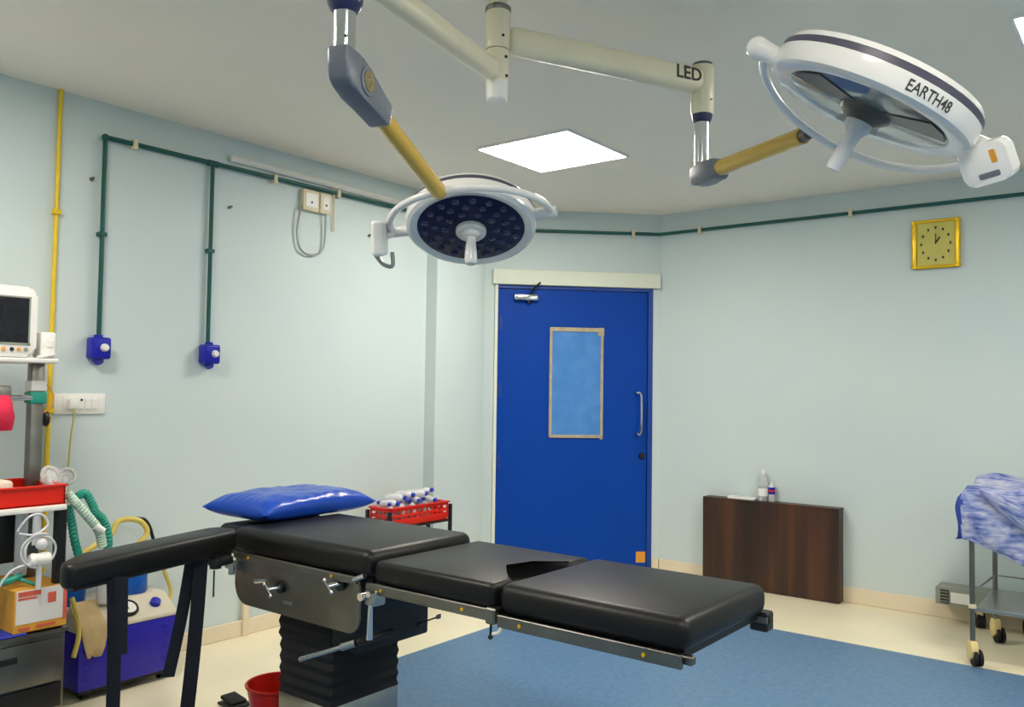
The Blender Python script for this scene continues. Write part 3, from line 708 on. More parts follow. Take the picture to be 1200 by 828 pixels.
# ================================================================== THINGS ON THE WALLS
# green gas pipe: main run with two drops and saddle clips
PZ = 2.488; PR = .012; off = .022
gp = thing('gas_pipe', (XL+off, 1.95, PZ), 'dark green gas pipe running round the room under the ceiling', 'pipe')
xo = XL+off; po = PX+off
run = [(xo, 1.95, PZ), (xo, PY-.03, PZ+.008), (xo+.05, PY-.02, PZ+.008), (po, PY-.012, PZ+.008)]
q0 = dpt(.05, PZ+.012, off+.002); q1 = dpt(DL-.02, PZ+.016, off)
part('pipe_run', tube(B(), [V(xo, 1.95, PZ), V(xo, PY-.1, PZ+.006), V(xo+.02, PY-.05, PZ+.007), V(po, PY-.02, PZ+.008), V(po, PY+.1, PZ+.008), V(po, 4.62, PZ+.01), V(po+.02, 4.8, PZ+.01), dpt(.22, PZ+.012, off)], PR, 10, 0), M_GREEN, gp)
part('pipe_run', tube(B(), [dpt(.22, PZ+.012, off), dpt(DL-.03, PZ+.02, off), V(XC+.06, YR-off, PZ+.022), V(-1.6, YR-off, PZ+.022), V(XMAX-.02, YR-off, PZ+.022)], PR, 10, 0), M_GREEN, gp)
for px, py0 in ((118, 397), (243, 405)):
    y = 1.95 if px < 200 else 2.516
    z0 = onx(px, py0, XL).z
    part('drop_pipe', cyl(B(), (xo, y, PZ), (xo, y, z0), PR*.9, seg=10), M_GREEN, gp)
    part('pipe_clip', box2(B(), (XL, y-.02, 2.02), (xo+.012, y+.02, 2.04), .003, 1), M_GREEN, gp)
b = B(); ball(b, (xo, 1.95, PZ), .017, 12, 8); part('pipe_elbow', b, M_GREEN, gp)
b = B(); cyl(b, (xo, 2.49, PZ), (xo, 2.545, PZ), .016, seg=12); part('pipe_tee', b, M_GREEN, gp)
for y in (2.092, 2.903, 3.36):
    part('saddle_clip', box2(B(), (XL, y-.012, PZ-.026), (xo+.016, y+.012, PZ+.024), .005, 2), M_CREAM2, gp, 'cream saddle clip')
for px, py in ((741, 275),):
    a, z = da(px, py); part('saddle_clip', dbox(B(), a-.012, a+.012, PZ-.01, PZ+.046, 0, off+.016, .005, 2), M_CREAM2, gp, 'cream saddle clip')
for px in (822, 998):
    x = ony(px, 260, YR).x; part('saddle_clip', box2(B(), (x-.012, YR-off-.016, PZ-.004), (x+.012, YR, PZ+.05), .005, 2), M_CREAM2, gp, 'cream saddle clip')

def gas_outlet(px, py, label):
    P = onx(px, py, XL); y, z = P.y, P.z
    t = thing('gas_outlet', (XL, y, z), label, 'gas outlet', 'blue gas outlets on the wall')
    part('body', box2(B(), (XL, y-.043, z-.05), (XL+.075, y+.043, z+.05), .012, 3), M_COBALT, t)
    b = B(); cyl(b, (XL+.03, y, z+.045), (XL+.03, y, z+.062), .02, seg=16); part('inlet_nut', b, M_COBALT, t)
    part('knob', lathe(B(), (XL+.073, y+.008, z+.002), (1, 0, 0), [(.019, 0), (.019, .006), (.014, .02), (.001, .022)], 18), M_WHITE, t, 'white button')
    b = B(); cyl(b, (XL+.03, y, z-.046), (XL+.045, y, z-.066), .026, .02, 16); part('socket', b, M_COBALT, t)
gas_outlet(111, 408, 'blue gas outlet under the pipe drop nearer the yellow pipe')
gas_outlet(240.5, 415, 'blue gas outlet under the second pipe drop, farther from the yellow pipe')

yp = thing('yellow_pipe', (XL+.02, 1.745, .5), 'thin yellow vertical pipe on the wall behind the monitor', 'pipe')
part('pipe', cyl(B(), (XL+.014, 1.742, .5), (XL+.014, 1.745, HC), .0095, seg=12), M_YPIPE, yp)
for z in (2.1, 1.21, .8): part('pipe_clip', box2(B(), (XL, 1.744-.018, z-.012), (XL+.03, 1.744+.018, z+.012), .004, 1), M_YPIPE, yp)

# switchboard with a plug
Pc = onx(92, 473, XL); sy_, sz_ = 1.882, 1.241
sb = thing('switchboard', (XL, sy_, sz_), 'long white wall switch plate with a plug in it', 'switchboard')
part('plate', box2(B(), (XL, sy_-.116, sz_-.047), (XL+.012, sy_+.116, sz_+.047), .005, 2), M_WHITE, sb)
part('inner_frame', box2(B(), (XL+.01, sy_-.078, sz_-.031), (XL+.016, sy_+.082, sz_+.031), .002, 1), M_WHITEG, sb)
for k, yy in enumerate((-.005, .03, .06)):
    part('rocker_switch', box2(B(), (XL+.014, sy_+yy-.012, sz_-.024), (XL+.021, sy_+yy+.014, sz_+.024), .003, 1), M_WHITE, sb)
b = B(); cyl(b, (XL+.014, sy_+.0, sz_+.018), (XL+.0225, sy_+.0, sz_+.018), .006, seg=10); part('socket_hole', b, M_INK, sb)
pg = part('plug', box2(B(), (XL+.014, sy_-.066, sz_-.024), (XL+.05, sy_-.022, sz_+.022), .009, 2), M_WHITE, sb)
part('plug_cable', tube(B(), [(XL+.045, sy_-.044, sz_-.02), (XL+.05, sy_-.046, sz_-.06), (XL+.035, sy_-.05, sz_-.16), (XL+.03, sy_-.052, sz_-.3), (XL+.03, sy_-.05, sz_-.45)], .004, 8, 6), M_TUBEY, pg, 'pale yellow flex')

# cable trunking and sockets up on the left wall
p0, p1 = onx(268, 187, XL), onx(470, 241, XL)
tk = thing('cable_trunking', (XL, p0.y, p0.z), 'slim white cable trunking just above the green pipe', 'trunking')
part('channel', tube(B(), [V(XL+.018, p0.y, 2.543), V(XL+.018, p1.y, 2.53)], .017, 4, 0), M_WHITE, tk, smooth=0)
ws = thing('wall_sockets', (XL, 3.19, 2.4), 'pair of cream wall sockets with a cable loop under the green pipe', 'wall socket')
y0, y1, y2 = 3.095, 3.215, 3.30
for ya_, yb_, zz in ((y0, y1-.004, 2.41), (y1+.004, y2, 2.41)):
    bx_ = part('socket_box', box2(B(), (XL, ya_, zz-.06), (XL+.035, yb_, zz+.06), .005, 2), M_CREAM2, ws)
    part('socket_face', box2(B(), (XL+.034, ya_+.014, zz-.04), (XL+.039, yb_-.014, zz+.04), .003, 1), M_WHITE, bx_)
    b = B(); cyl(b, (XL+.036, (ya_+yb_)/2, zz-.012), (XL+.041, (ya_+yb_)/2, zz-.012), .007, seg=10); part('socket_hole', b, M_INK, bx_)
part('cable_loop', tube(B(), [(XL+.03, y0-.002, 2.37), (XL+.03, y0-.02, 2.33), (XL+.02, y0-.03, 2.22), (XL+.02, y0-.01, 2.13), (XL+.02, 3.15, 2.095), (XL+.02, 3.24, 2.12), (XL+.02, 3.268, 2.2), (XL+.03, 3.262, 2.36)], .0055, 8, 8), M_STEEL, ws, 'grey cable hanging in a loop')
part('cable_tail', tube(B(), [(XL+.02, 3.325, 2.55), (XL+.022, 3.33, 2.45), (XL+.02, 3.335, 2.33), (XL+.015, 3.34, 2.26)], .005, 8, 6), M_CREAM2, ws)
for i, (px, py, lb) in enumerate(((107, 210, 'small wall screw left of the first green pipe drop'), (269, 243, 'dark wall screw right of the second green pipe drop'), (432, 276, 'small dark wall screw beside the smaller surgical light'))):
    P = onx(px, py, XL)
    b = B(); cyl(b, P, P+V(.006, 0, 0), .010, seg=10); cyl(b, P+V(.005, 0, 0), P+V(.022, 0, .004), .006, seg=8)
    single('wall_screw', b, M_STEELD, P, lb, 'screw', 'screws left in the wall')

# clock
P = ony(1097.5, 286, YR); kx, kz = P.x, P.z; KW, KH = .27, .30
ck = thing('wall_clock', (kx, YR, kz), 'square gold wall clock on the right wall showing one o\'clock', 'clock')
part('case', box2(B(), (kx-KW/2+.01, YR-.02, kz-KH/2), (kx+KW/2-.01, YR, kz+KH/2), .004, 1), M_GOLD, ck)
for sg in (-1, 1):
    b = B(); xx = kx+sg*(KW/2-.014); lathe(b, (xx, YR-.022, kz-KH/2), (0, 0, 1), [(.012, 0), (.018, .004), (.018, .02), (.015, .024), (.0155, .1), (.017, .2), (.015, KH-.024), (.018, KH-.02), (.018, KH-.004), (.012, KH)], 20)
    part('side_column', b, M_GOLD, ck, 'shiny gold column at the side')
for z0 in (kz-KH/2, kz+KH/2-.018): part('frame_bar', box2(B(), (kx-KW/2+.015, YR-.032, z0), (kx+KW/2-.015, YR, z0+.018), .004, 2), M_GOLD, ck)
part('face', box2(B(), (kx-KW/2+.03, YR-.024, kz-KH/2+.018), (kx+KW/2-.03, YR-.019, kz+KH/2-.018)), M_CLOCKF, ck)
for k in range(12):
    an = PI/2-2*PI*k/12; rx, rz = .082, .1
    b = B(); box(b, (kx+rx*math.cos(an), YR-.0245, kz+rz*math.sin(an)), (.011, .002, .016), .0, 1); part('hour_mark', b, M_INK, ck)
for an, ln, wd in ((math.radians(90), .062, .005), (math.radians(56), .05, .008)):
    b = B(); d = V(math.cos(an), 0, math.sin(an)); obox(b, V(kx, YR-.027, kz+.005)+d*(ln/2-.006), d, V(0, 1, 0), d.cross(V(0, 1, 0)), (ln, .002, wd)); part('hand', b, M_INK, ck)

# wooden board leaning flat on the wall, with a bottle and a tray on top
bx0, bx1, by0, bh = -2.632, -1.697, 5.612, .588
wb = thing('wooden_cabinet', ((bx0+bx1)/2, by0+.05, 0), 'low dark walnut cabinet panel standing against the clock wall', 'cabinet')
part('front_panel', box2(B(), (bx0, by0, .004), (bx1, by0+.02, bh), .002, 1), M_WOODD, wb)
part('side_panel', box2(B(), (bx0, by0+.02, .004), (bx0+.02, YR-.015, bh), .002, 1), M_WOODD, wb); part('side_panel', box2(B(), (bx1-.02, by0+.02, .004), (bx1, YR-.015, bh), .002, 1), M_WOODD, wb)
part('top_panel', box2(B(), (bx0, by0+.0, bh), (bx1, YR-.003, bh+.014), .003, 1), M_WOODD, wb)
bt = V(-2.215, 5.665, bh+.014)
bo = thing('plastic_bottle', bt, 'clear plastic bottle with white cap on the wooden cabinet', 'bottle')
part('body', lathe(B(), bt, (0, 0, 1), [(.001, .0005), (.03, .0005), (.033, .006), (.033, .12), (.03, .145), (.016, .165), (.013, .175)], 20), M_CLEAR, bo)
part('liquid', lathe(B(), bt, (0, 0, 1), [(.001, .003), (.029, .003), (.030, .1), (.001, .1)], 18), M_MILKY, bo)
part('cap', lathe(B(), bt+V(0, 0, .172), (0, 0, 1), [(.015, 0), (.017, .004), (.017, .03), (.012, .04), (.001, .042)], 16), M_WHITE, bo)
part('label_sleeve', lathe(B(), bt, (0, 0, 1), [(.0335, .035), (.0337, .036), (.0337, .085), (.0335, .086)], 20), M_WHITEG, bo)
b2 = bt+V(.055, .012, 0)
bo = thing('small_bottle', b2, 'small bottle with a blue and red label beside the clear bottle', 'bottle')
part('body', lathe(B(), b2, (0, 0, 1), [(.001, .0005), (.020, .0005), (.022, .005), (.022, .10), (.010, .115), (.009, .13)], 16), M_MILKY, bo)
part('label_sleeve', lathe(B(), b2, (0, 0, 1), [(.0222, .05), (.0224, .051), (.0224, .095), (.0222, .096)], 16), M_COBALT, bo); part('label_band', lathe(B(), b2, (0, 0, 1), [(.0224, .066), (.0227, .067), (.0227, .078), (.0224, .079)], 16), M_RED, bo)
b3 = V(-2.36, 5.66, bh+.014); single('flat_tray', box(B(), b3+V(0, 0, .008), (.19, .07, .016), .002, 1), M_WHITE, b3, 'flat white tray lying on the wooden cabinet beside the bottle', 'tray')

# ================================================================== INSTRUMENT TROLLEY (right edge)
tx0, ty0, ty1, tx1 = -.805, 4.795, 5.345, -.06
tr = thing('instrument_trolley', (-.43, 5.07, .0), 'steel instrument trolley on cream castors at the right edge', 'trolley')
for x, y in ((tx0, ty0), (tx0+.02, ty1), (tx1, ty0), (tx1, ty1)):
    part('post', cyl(B(), (x, y, .115), (x, y, .84), .0125, seg=14), M_STEELD, tr)
    cs = part('castor', prism(B(), [(-.022, .125), (.022, .125), (.035, .085), (.03, .05), (-.012, .022), (-.034, .035), (-.036, .09)], (x, y, 0), (.5, -.85, 0), (0, 0, 1), .034, .004, 2), M_CASTOR, tr, 'cream castor fork')
    wd = V(.85, .5, 0); wc = V(x+.018, y-.004, .045 if y < 5 and x > -.9 else .041)
    part('wheel', cyl(B(), wc-wd*.02, wc-wd*.004, .0405, seg=24), M_RUBBER, cs)
    part('wheel', cyl(B(), wc+wd*.004, wc+wd*.02, .0405, seg=24), M_RUBBER, cs)
part('lower_shelf', box2(B(), (tx0+.012, ty0+.012, .268), (tx1-.012, ty1-.012, .287), .003, 1), M_STEEL, tr)
for z in (.36,):
    for a_, b_ in (((tx0, ty0), (tx0+.02, ty1)), ((tx0+.02, ty1), (tx1, ty1))):
        part('guard_rail', cyl(B(), (a_[0], a_[1], z), (b_[0], b_[1], z), .005, seg=8), M_STEEL, tr)
part('collar', cyl(B(), (tx0, ty0, .285), (tx0, ty0, .305), .018, seg=14), M_CREAM2, tr)
part('top_shelf', box2(B(), (tx0-.012, ty0-.012, .82), (tx1+.012, ty1+.012, .845), .003, 1), M_STEEL, tr)
# drape
def drape():
    b = B(); uvl = b.loops.layers.uv.new('uv'); G = {}
    nx, ny = 44, 50; X0, X1, Y0, Y1 = tx0-.30, tx1+.06, ty0-.42, ty1+.25
    for j in range(ny+1):
        for i in range(nx+1):
            x = X0+(X1-X0)*i/nx; y = Y0+(Y1-Y0)*j/ny
            ex_ = max(0, (tx0-.03)-x); ef = max(0, (ty0-.03)-y); eb = max(0, y-(ty1+.03))
            lim_f = .24+.16*max(0, min(1, (x-tx0)/.35)); ef = min(ef, lim_f)+max(0, 0)
            drop = max(ex_*.9, ef, eb)
            wob = .012*noise.noise((x*9, y*9, .3))+.02*noise.noise((x*4, y*4, 3.3))
            cxx = max(x, tx0-.03)-(.02 if ex_ > 0 else 0)*min(1, ex_/.1)+wob*(1 if drop > .03 else .2)
            cyy = min(max(y, ty0-.03), ty1+.03)-(.02*min(1, ef/.1))+wob*(1 if drop > .03 else .2)
            top = .868+.05*max(0, noise.noise((x*5, y*5, 8.1)))+.05*math.exp(-((x+.70)**2+(y-5.15)**2)/.02)+.03*math.exp(-((x+.55)**2+(y-4.95)**2)/.01)
            topw = top if drop < .01 else .868
            G[i, j] = (b.verts.new((cxx, cyy, topw-drop)), (i/nx, j/ny))
    for j in range(ny):
        for i in range(nx):
            ks = ((i, j), (i+1, j), (i+1, j+1), (i, j+1))
            f = b.faces.new([G[k][0] for k in ks])
            for lp, k in zip(f.loops, ks): lp[uvl].uv = G[k][1]
    return b
def cloth_obj(bm, name, m, loc):
    o = finish(name, bm, m, loc, 70); o.location = loc; ORG[o.name] = Vector(loc)
    md = o.modifiers.new('thick', 'SOLIDIFY'); md.thickness = .003; md.offset = 1
    return o
bmd = drape()
o = cloth_obj(bmd, 'trolley_cloth', M_DRAPE, (-.43, 5.07, .87)); tag(o, 'crumpled blue and white printed cloth draped over the steel trolley', 'cloth')
o.data.materials.append(mat('plain_blue_cloth', (48, 70, 150), .85, var=.12, scale=12))
for p_ in o.data.polygons:
    q_ = p_.center + Vector((-.43, 5.07, .87))
    if q_.x < tx0-.036 and q_.z < .855: p_.material_index = 1
# second fold hanging over the front in a swoop
b = B(); uvl = b.loops.layers.uv.new('uv'); G = {}
for i in range(25):
    for j in range(13):
        s_ = i/24; t_ = j/12
        x = tx0+.05+.62*s_; zt = .885-.0*s_; zb = .86-.26*math.sin(min(1, s_*1.5)*PI/2)
        z = zt+(zb-zt)*t_
        y = ty0-.062-.012*math.sin(t_*PI)+.008*noise.noise((x*8, z*8, 5))
        G[i, j] = b.verts.new((x, y, z))
for i in range(24):
    for j in range(12):
        f = b.faces.new((G[i, j], G[i+1, j], G[i+1, j+1], G[i, j+1]))
        for lp, k in zip(f.loops, ((i, j), (i+1, j), (i+1, j+1), (i, j+1))): lp[uvl].uv = (k[0]/24*.7+.3, k[1]/12*.4)
fo = finish('cloth_fold', b, M_DRAPE, (-.43, 5.07, .87), 70); fo.parent = o; md = fo.modifiers.new('thick', 'SOLIDIFY'); md.thickness = .004
# floor unit with grille behind the trolley
dv = thing('floor_unit', (-1.0, 5.6, 0), 'grey unit with a dark grille on small castors behind the trolley', 'device')
part('casing', box2(B(), (-1.122, 5.53, .118), (-.62, 5.69, .218), .006, 2), M_GREYC, dv)
gr = part('grille', box2(B(), (-1.095, 5.524, .13), (-1.05, 5.532, .205), .001, 1), M_INK, dv)
for k in range(4): part('grille_slat', box2(B(), (-1.095, 5.521, .137+k*.018), (-1.05, 5.526, .142+k*.018)), M_GREYC, gr)
part('label_plate', box2(B(), (-1.04, 5.525, .135), (-.93, 5.532, .195), .001, 1), M_WHITE, dv)
for x in (-.9, -.66):
    part('castor_fork', box2(B(), (x-.018, 5.585, .06), (x+.018, 5.635, .12), .006, 2), M_CREAM2, dv)
    part('wheel', cyl(B(), (x-.02, 5.60, .042), (x+.02, 5.615, .042), .042, seg=22), M_RUBBER, dv)

# ================================================================== RED BASKET OF BOTTLES (behind the table)
RZ = .62
k0, k1, k2 = onz(433, 594, RZ), onz(465, 597, RZ), onz(525, 586.5, RZ)
ex = V(1, 0, 0); gx0, gx1, gy0, gy1 = -3.83, -3.61, 3.50, 4.045
bs = thing('basket_stand', (-3.72, 3.83, 0), 'black wire stand beside the pier that carries the red basket', 'stand')
for x, y in ((gx0+.02, gy0+.03), (gx1-.012, gy0+.03), (gx0+.02, gy1+.012), (gx1-.012, gy1+.012)):
    part('post', box2(B(), (x-.01, y-.01, 0), (x+.01, y+.01, RZ-.012), .002, 1), M_BLACK, bs)
part('shelf', box2(B(), (gx0+.01, gy0+.02, RZ-.118), (gx1-.002, gy1+.02, RZ-.108), .002, 1), M_BLACK, bs); part('shelf', box2(B(), (gx0+.01, gy0+.02, .15), (gx1-.002, gy1+.02, .16), .002, 1), M_BLACK, bs)
bk = thing('red_basket', (-3.72, 3.82, RZ-.107), 'red plastic basket heaped with clear bottles, behind the operating table', 'basket')
def bwall(a, b_, name='wall'):
    a = V(a); b_ = V(b_); d = (b_-a).normalized(); n = d.cross(V(0, 0, 1)); L_ = (b_-a).length; mid = (a+b_)/2
    bb = B()
    for zz, hh in ((RZ-.008, .02), (RZ-.045, .016), (RZ-.085, .04)): obox(bb, V(mid.x, mid.y, zz), d, n, V(0, 0, 1), (L_, .007, hh), .002, 1)
    k = int(L_/.045)
    for i in range(k+1): obox(bb, V(a.x, a.y, RZ-.05)+d*(L_*i/k), d, n, V(0, 0, 1), (.014, .006, .095), .001, 1)
    part('side', bb, M_RED, bk)
gi = .022
c4 = [(gx0+.034, gy0+.045, 0), (gx1-.026, gy0+.045, 0), (gx1-.026, gy1-.002, 0), (gx0+.034, gy1-.002, 0)]
for i in range(4): bwall(c4[i], c4[(i+1) % 4])
part('floor_panel', box2(B(), (gx0+.034, gy0+.045, RZ-.1065), (gx1-.026, gy1-.002, RZ-.1)), M_RED, bk)
part('rim', (lambda b_: (box2(b_, (gx0+.022, gy0+.03, RZ-.002), (gx1-.012, gy0+.052, RZ+.008), .003, 1), box2(b_, (gx1-.034, gy0+.03, RZ-.002), (gx1-.012, gy1+.012, RZ+.008), .003, 1), box2(b_, (gx0+.022, gy1-.01, RZ-.002), (gx1-.012, gy1+.012, RZ+.008), .003, 1), box2(b_, (gx0+.022, gy0+.03, RZ-.002), (gx0+.044, gy1+.012, RZ+.008), .003, 1), b_)[-1])(B()), M_RED, bk)
def vial(loc, ax, label):
    ax = V(ax).normalized()
    t = thing('saline_bottle', loc, label, 'bottle', 'clear bottles in the red basket')
    L_ = V(loc)
    part('body', lathe(B(), L_, ax, [(.001, 0), (.022, 0), (.025, .006), (.025, .085), (.018, .1), (.009, .108), (.009, .115)], 14), M_MILKY, t)
    part('cap', lathe(B(), L_+ax*.113, ax, [(.012, 0), (.013, .003), (.012, .016), (.001, .018)], 12), M_JARCAP, t, 'blue cap')
M_JARCAP = mat('blue_cap', (44, 66, 190), .4)
rows = []
for k in range(4):
    for x in (gx0+.075, gx1-.07): rows.append((x, gy0+.10+k*.105, RZ-.09, (random.uniform(-.25, .3), random.uniform(-.3, .3), 1)))
for k in range(5):
    a_ = random.uniform(-.6, .6); rows.append((gx0+.055+random.uniform(0, .02), gy0+.09+k*.088, RZ+.012+random.uniform(0, .008), (.9, a_, random.uniform(0, .25))))
for k in range(4):
    a_ = random.uniform(-.9, .9); rows.append((gx0+.06+random.uniform(0, .03), gy0+.13+k*.085, RZ+.05+(.012 if k in (1, 2) else 0), (.8, a_, random.uniform(-.05, .3))))
for x, y, z, ax in rows:
    vial((x, y, z), ax, 'clear plastic bottle with blue cap in the heap filling the red basket')

# ================================================================== RED BUCKET and pedal by the column
bc_ = V(-2.80, 2.14, .0045)
rb = thing('red_bucket', bc_, 'red plastic bucket on the floor behind the table column', 'bucket')
part('body', lathe(B(), bc_, (0, 0, 1), [(.001, 0), (.088, 0), (.118, .155), (.124, .16), (.124, .168), (.116, .168), (.114, .158), (.085, .006), (.001, .006)], 40), M_RED, rb)
part('rim', torus(B(), bc_+V(0, 0, .166), (0, 0, 1), .121, .005, 40, 8), M_RED, rb)
P = onz(272, 820, .02)
fp = thing('foot_pedal', (P.x, P.y, 0), 'black foot pedal on the floor beside the red bucket', 'pedal')
part('base', box(B(), (P.x+.02, P.y, .0115), (.12, .09, .012), .004, 2), M_BLACK, fp)
part('pedal_plate', box(B(), (P.x+.01, P.y, .028), (.09, .07, .016), .005, 2, Matrix.Rotation(.15, 3, 'Y')), M_RUBBER, fp)

# ================================================================== ANAESTHESIA WORKSTATION (left edge)
ax_f, ay1, ay0 = -3.35, 1.575, .9
an = thing('anaesthesia_workstation', (-3.6, 1.25, 0), 'dark grey anaesthesia trolley with pole, shelves and drawers at the left edge', 'medical trolley')
part('cabinet', box2(B(), (-3.85, ay0, .10), (ax_f-.012, ay1, .395), .006, 2), M_STEELD, an)
dr = part('drawer', box2(B(), (ax_f-.014, ay0+.02, .215), (ax_f, ay1-.012, .375), .004, 2), M_STEELD, an)
part('drawer_handle', box2(B(), (ax_f-.001, 1.24, .31), (ax_f+.004, 1.40, .335), .002, 1), M_BLACK, dr)
part('drawer', box2(B(), (ax_f-.014, ay0+.02, .115), (ax_f-.003, ay1-.012, .205), .004, 2), M_BLACK, an)
part('cabinet_top', box2(B(), (-3.86, ay0, .395), (ax_f+.006, ay1+.005, .408), .004, 2), M_STEELD, an)
for x, y in ((ax_f-.06, ay1-.05), (-3.8, ay1-.05), (ax_f-.06, ay0+.05), (-3.8, ay0+.05)):
    cs = part('castor', box2(B(), (x-.015, y-.02, .05), (x+.015, y+.02, .102), .004, 2), M_STEELD, an); part('wheel', cyl(B(), (x, y-.014, .04), (x, y+.014, .04), .04, seg=20), M_RUBBER, cs)
for y in (ay1-.022, ay0+.022): part('front_post', box2(B(), (ax_f-.06, y-.018, .408), (ax_f-.02, y+.018, .852), .004, 1), M_BLACK, an)
part('worktop', box2(B(), (-3.86, ay0, .852), (ax_f, 1.56, .872), .004, 2), M_WHITE, an, 'white worktop')
pl_ = part('pole', box2(B(), (-3.63, 1.512, .408), (-3.58, 1.562, 1.412), .006, 2), M_STEELD, an, 'grey upright pole')
part('absorber_block', box2(B(), (-3.75, 1.36, .64), (-3.55, 1.5, .852), .01, 2), M_BLACK, an)
part('absorber_tube', cyl(B(), (-3.5, 1.46, .6), (-3.5, 1.46, .852), .022, seg=18), M_MILKY, an)
part('monitor_shelf', box2(B(), (-3.86, ay0, 1.412), (-3.50, 1.578, 1.432), .006, 2), M_WHITE, an, 'white monitor shelf')
P = onx(41, 450, -3.578); cb = part('pole_clamp', box(B(), (-3.603, 1.537, 1.322), (.062, .062, .042), .006, 2), M_WHITE, an, 'white clamp on the pole')
cb = part('pole_clamp', box(B(), (-3.603, 1.537, 1.275), (.064, .064, .046), .006, 2), M_TEAL, an, 'teal clamp on the pole')
b = B(); cyl(b, (-3.58, 1.51, 1.275), (-3.56, 1.405, 1.275), .011, seg=12); part('clamp_arm', b, M_CHROME, cb); b = B(); box(b, (-3.56, 1.40, 1.285), (.05, .045, .075), .008, 2); part('clamp_jaw', b, M_STEELD, cb)
b = B(); ball(b, (-3.59, 1.575, 1.19), .02, 12, 8, (1, .7, 1.6)); part('pole_knob', b, M_BLACK, an)
b = B(); tube(b, [(-3.59, 1.565, 1.335), (-3.57, 1.585, 1.30), (-3.575, 1.59, 1.25), (-3.59, 1.567, 1.215)], .004, 8, 6); part('pole_cable', b, M_ORANGE, an)

# things on it
m0 = V(-3.62, 1.28, 1.432)
mo = thing('patient_monitor', m0, 'white patient monitor with a dark screen on the top shelf', 'monitor')
part('casing', prism(B(), rrect(.42, .272, .035, 6), (-3.58, 1.279, 1.432+.137), (0, 1, 0), (0, 0, 1), .16, .012, 3), M_WHITE, mo)
part('screen', box2(B(), (-3.502, 1.10, 1.487), (-3.497, 1.457, 1.66), .001, 1), M_SCREEN, mo, 'dark screen')
part('bezel', (lambda b_: (box2(b_, (-3.505, 1.09, 1.479), (-3.4975, 1.465, 1.487)), box2(b_, (-3.505, 1.09, 1.66), (-3.4975, 1.465, 1.666)), box2(b_, (-3.505, 1.457, 1.479), (-3.4975, 1.463, 1.666)), b_)[-1])(B()), M_GREYC, mo)
for y, m_b in ((1.37, M_ORANGE), (1.40, M_BLACK), (1.425, M_ORANGE), (1.45, M_GREYC)):
    b = B(); cyl(b, (-3.502, y, 1.462), (-3.496, y, 1.462), .0075, seg=12); part('button', b, m_b, mo)
w0 = V(-3.56, 1.545, 1.432)
wbx = thing('handset', w0, 'small white device beside the patient monitor on the top shelf', 'device')
part('body', box2(B(), (-3.60, 1.515, 1.432), (-3.52, 1.575, 1.535), .01, 3), M_WHITE, wbx)
part('panel', box2(B(), (-3.521, 1.535, 1.475), (-3.517, 1.562, 1.505), .002, 1), M_WHITEG, wbx)
b = B(); obox(b, V(-3.508, 1.53, 1.441), V(0, 1, .25).normalized(), V(1, 0, 0), V(0, -.25, 1).normalized(), (.07, .018, .014), .005, 2); part('sensor_clip', b, M_WHITEG, wbx)

pb = thing('pink_bag', (-3.545, 1.40, 1.13), 'bright pink bag hanging from the pole clamp', 'bag')
b = B(); rings = []
for k in range(9):
    t_ = k/8; w2 = .06+.02*math.sin(t_*PI*.8); d2 = .012+.026*math.sin(t_*PI); rings.append([V(-3.53+d2*math.cos(a_*PI/8)*1, 1.352+.0+w2*math.sin(a_*PI/8)+.006*noise.noise((t_*4, a_, 0)), 1.285-.135*t_) for a_ in range(16)])
ring_loft(b, rings); part('pouch', b, M_PINK, pb, smooth=60)
part('bulb', box2(B(), (-3.55, 1.34, 1.105), (-3.51, 1.372, 1.155), .008, 2), M_BLACK, pb)

rt_ = thing('red_tray', (-3.52, 1.4, .872), 'red plastic tray on the white worktop of the trolley', 'tray')
b = B(); x0, x1, y0, y1 = -3.70, -3.372, 1.08, 1.562; zb, zt_ = .8725, .945
box2(b, (x0, y0, zb), (x1, y1, zb+.006))
for a_, b_ in (((x1-.008, y0), (x1, y1)), ((x0, y0), (x0+.008, y1)), ((x0, y0), (x1, y0+.008)), ((x0, y1-.008), (x1, y1))): box2(b, (*a_, zb), (*b_, zt_), .002, 1)
part('body', b, M_RED, rt_)
b = B()
for a_, b_ in (((x1-.012, y0-.004), (x1+.006, y1+.006)), ((x0-.006, y0), (x0+.012, y1)), ((x0, y0-.004), (x1, y0+.01)), ((x0, y1-.01), (x1, y1+.006))): box2(b, (*a_, zt_-.004), (*b_, zt_+.004), .002, 1)
part('rim', b, M_RED, rt_)
for i, (yy, hh, xx, lb) in enumerate(((1.22, .075, -3.5, 'cream wrapped pack in the red tray, farther from the gauges'), (1.36, .084, -3.56, 'cream wrapped pack in the red tray, next to the masks'))):
    single('wrapped_pack', box(B(), (xx, yy, zb+.007+hh/2), (.16, .12, hh), .014, 3), M_PAPER, (xx, yy, zb+.006), lb, 'pack', 'packs in the red tray')
def mask(px, py, rad, axis, label, xx):
    P = onx(px, py, xx); ax = V(axis).normalized()
    t = thing('breathing_mask', (P.x, P.y, zb+.006), label, 'mask', 'clear masks in the red tray')
    part('cushion', torus(B(), P, ax, rad*.82, rad*.2, 28, 10), M_CLEAR, t)
    part('dome', lathe(B(), P, -ax, [(rad*.82, 0), (rad*.75, rad*.35), (rad*.45, rad*.6), (rad*.3, rad*.68), (rad*.28, rad*1.0)], 24), M_CLEAR, t)
    part('ring', torus(B(), P-ax*rad*.75, ax, rad*.33, rad*.06, 18, 8), M_WHITE, t)
    b = B(); cyl(b, P-ax*rad*.5, V(P.x-.005, P.y-.01, zb+.007), rad*.34, rad*.4, 16); part('connector', b, M_MILKY, t)
mask(60, 558, .045, (1, .3, .5), 'clear breathing mask standing in the red tray, left of the pair', -3.47)
mask(78, 558, .036, (1, -.2, .1), 'smaller clear breathing mask at the right end of the red tray', -3.50)

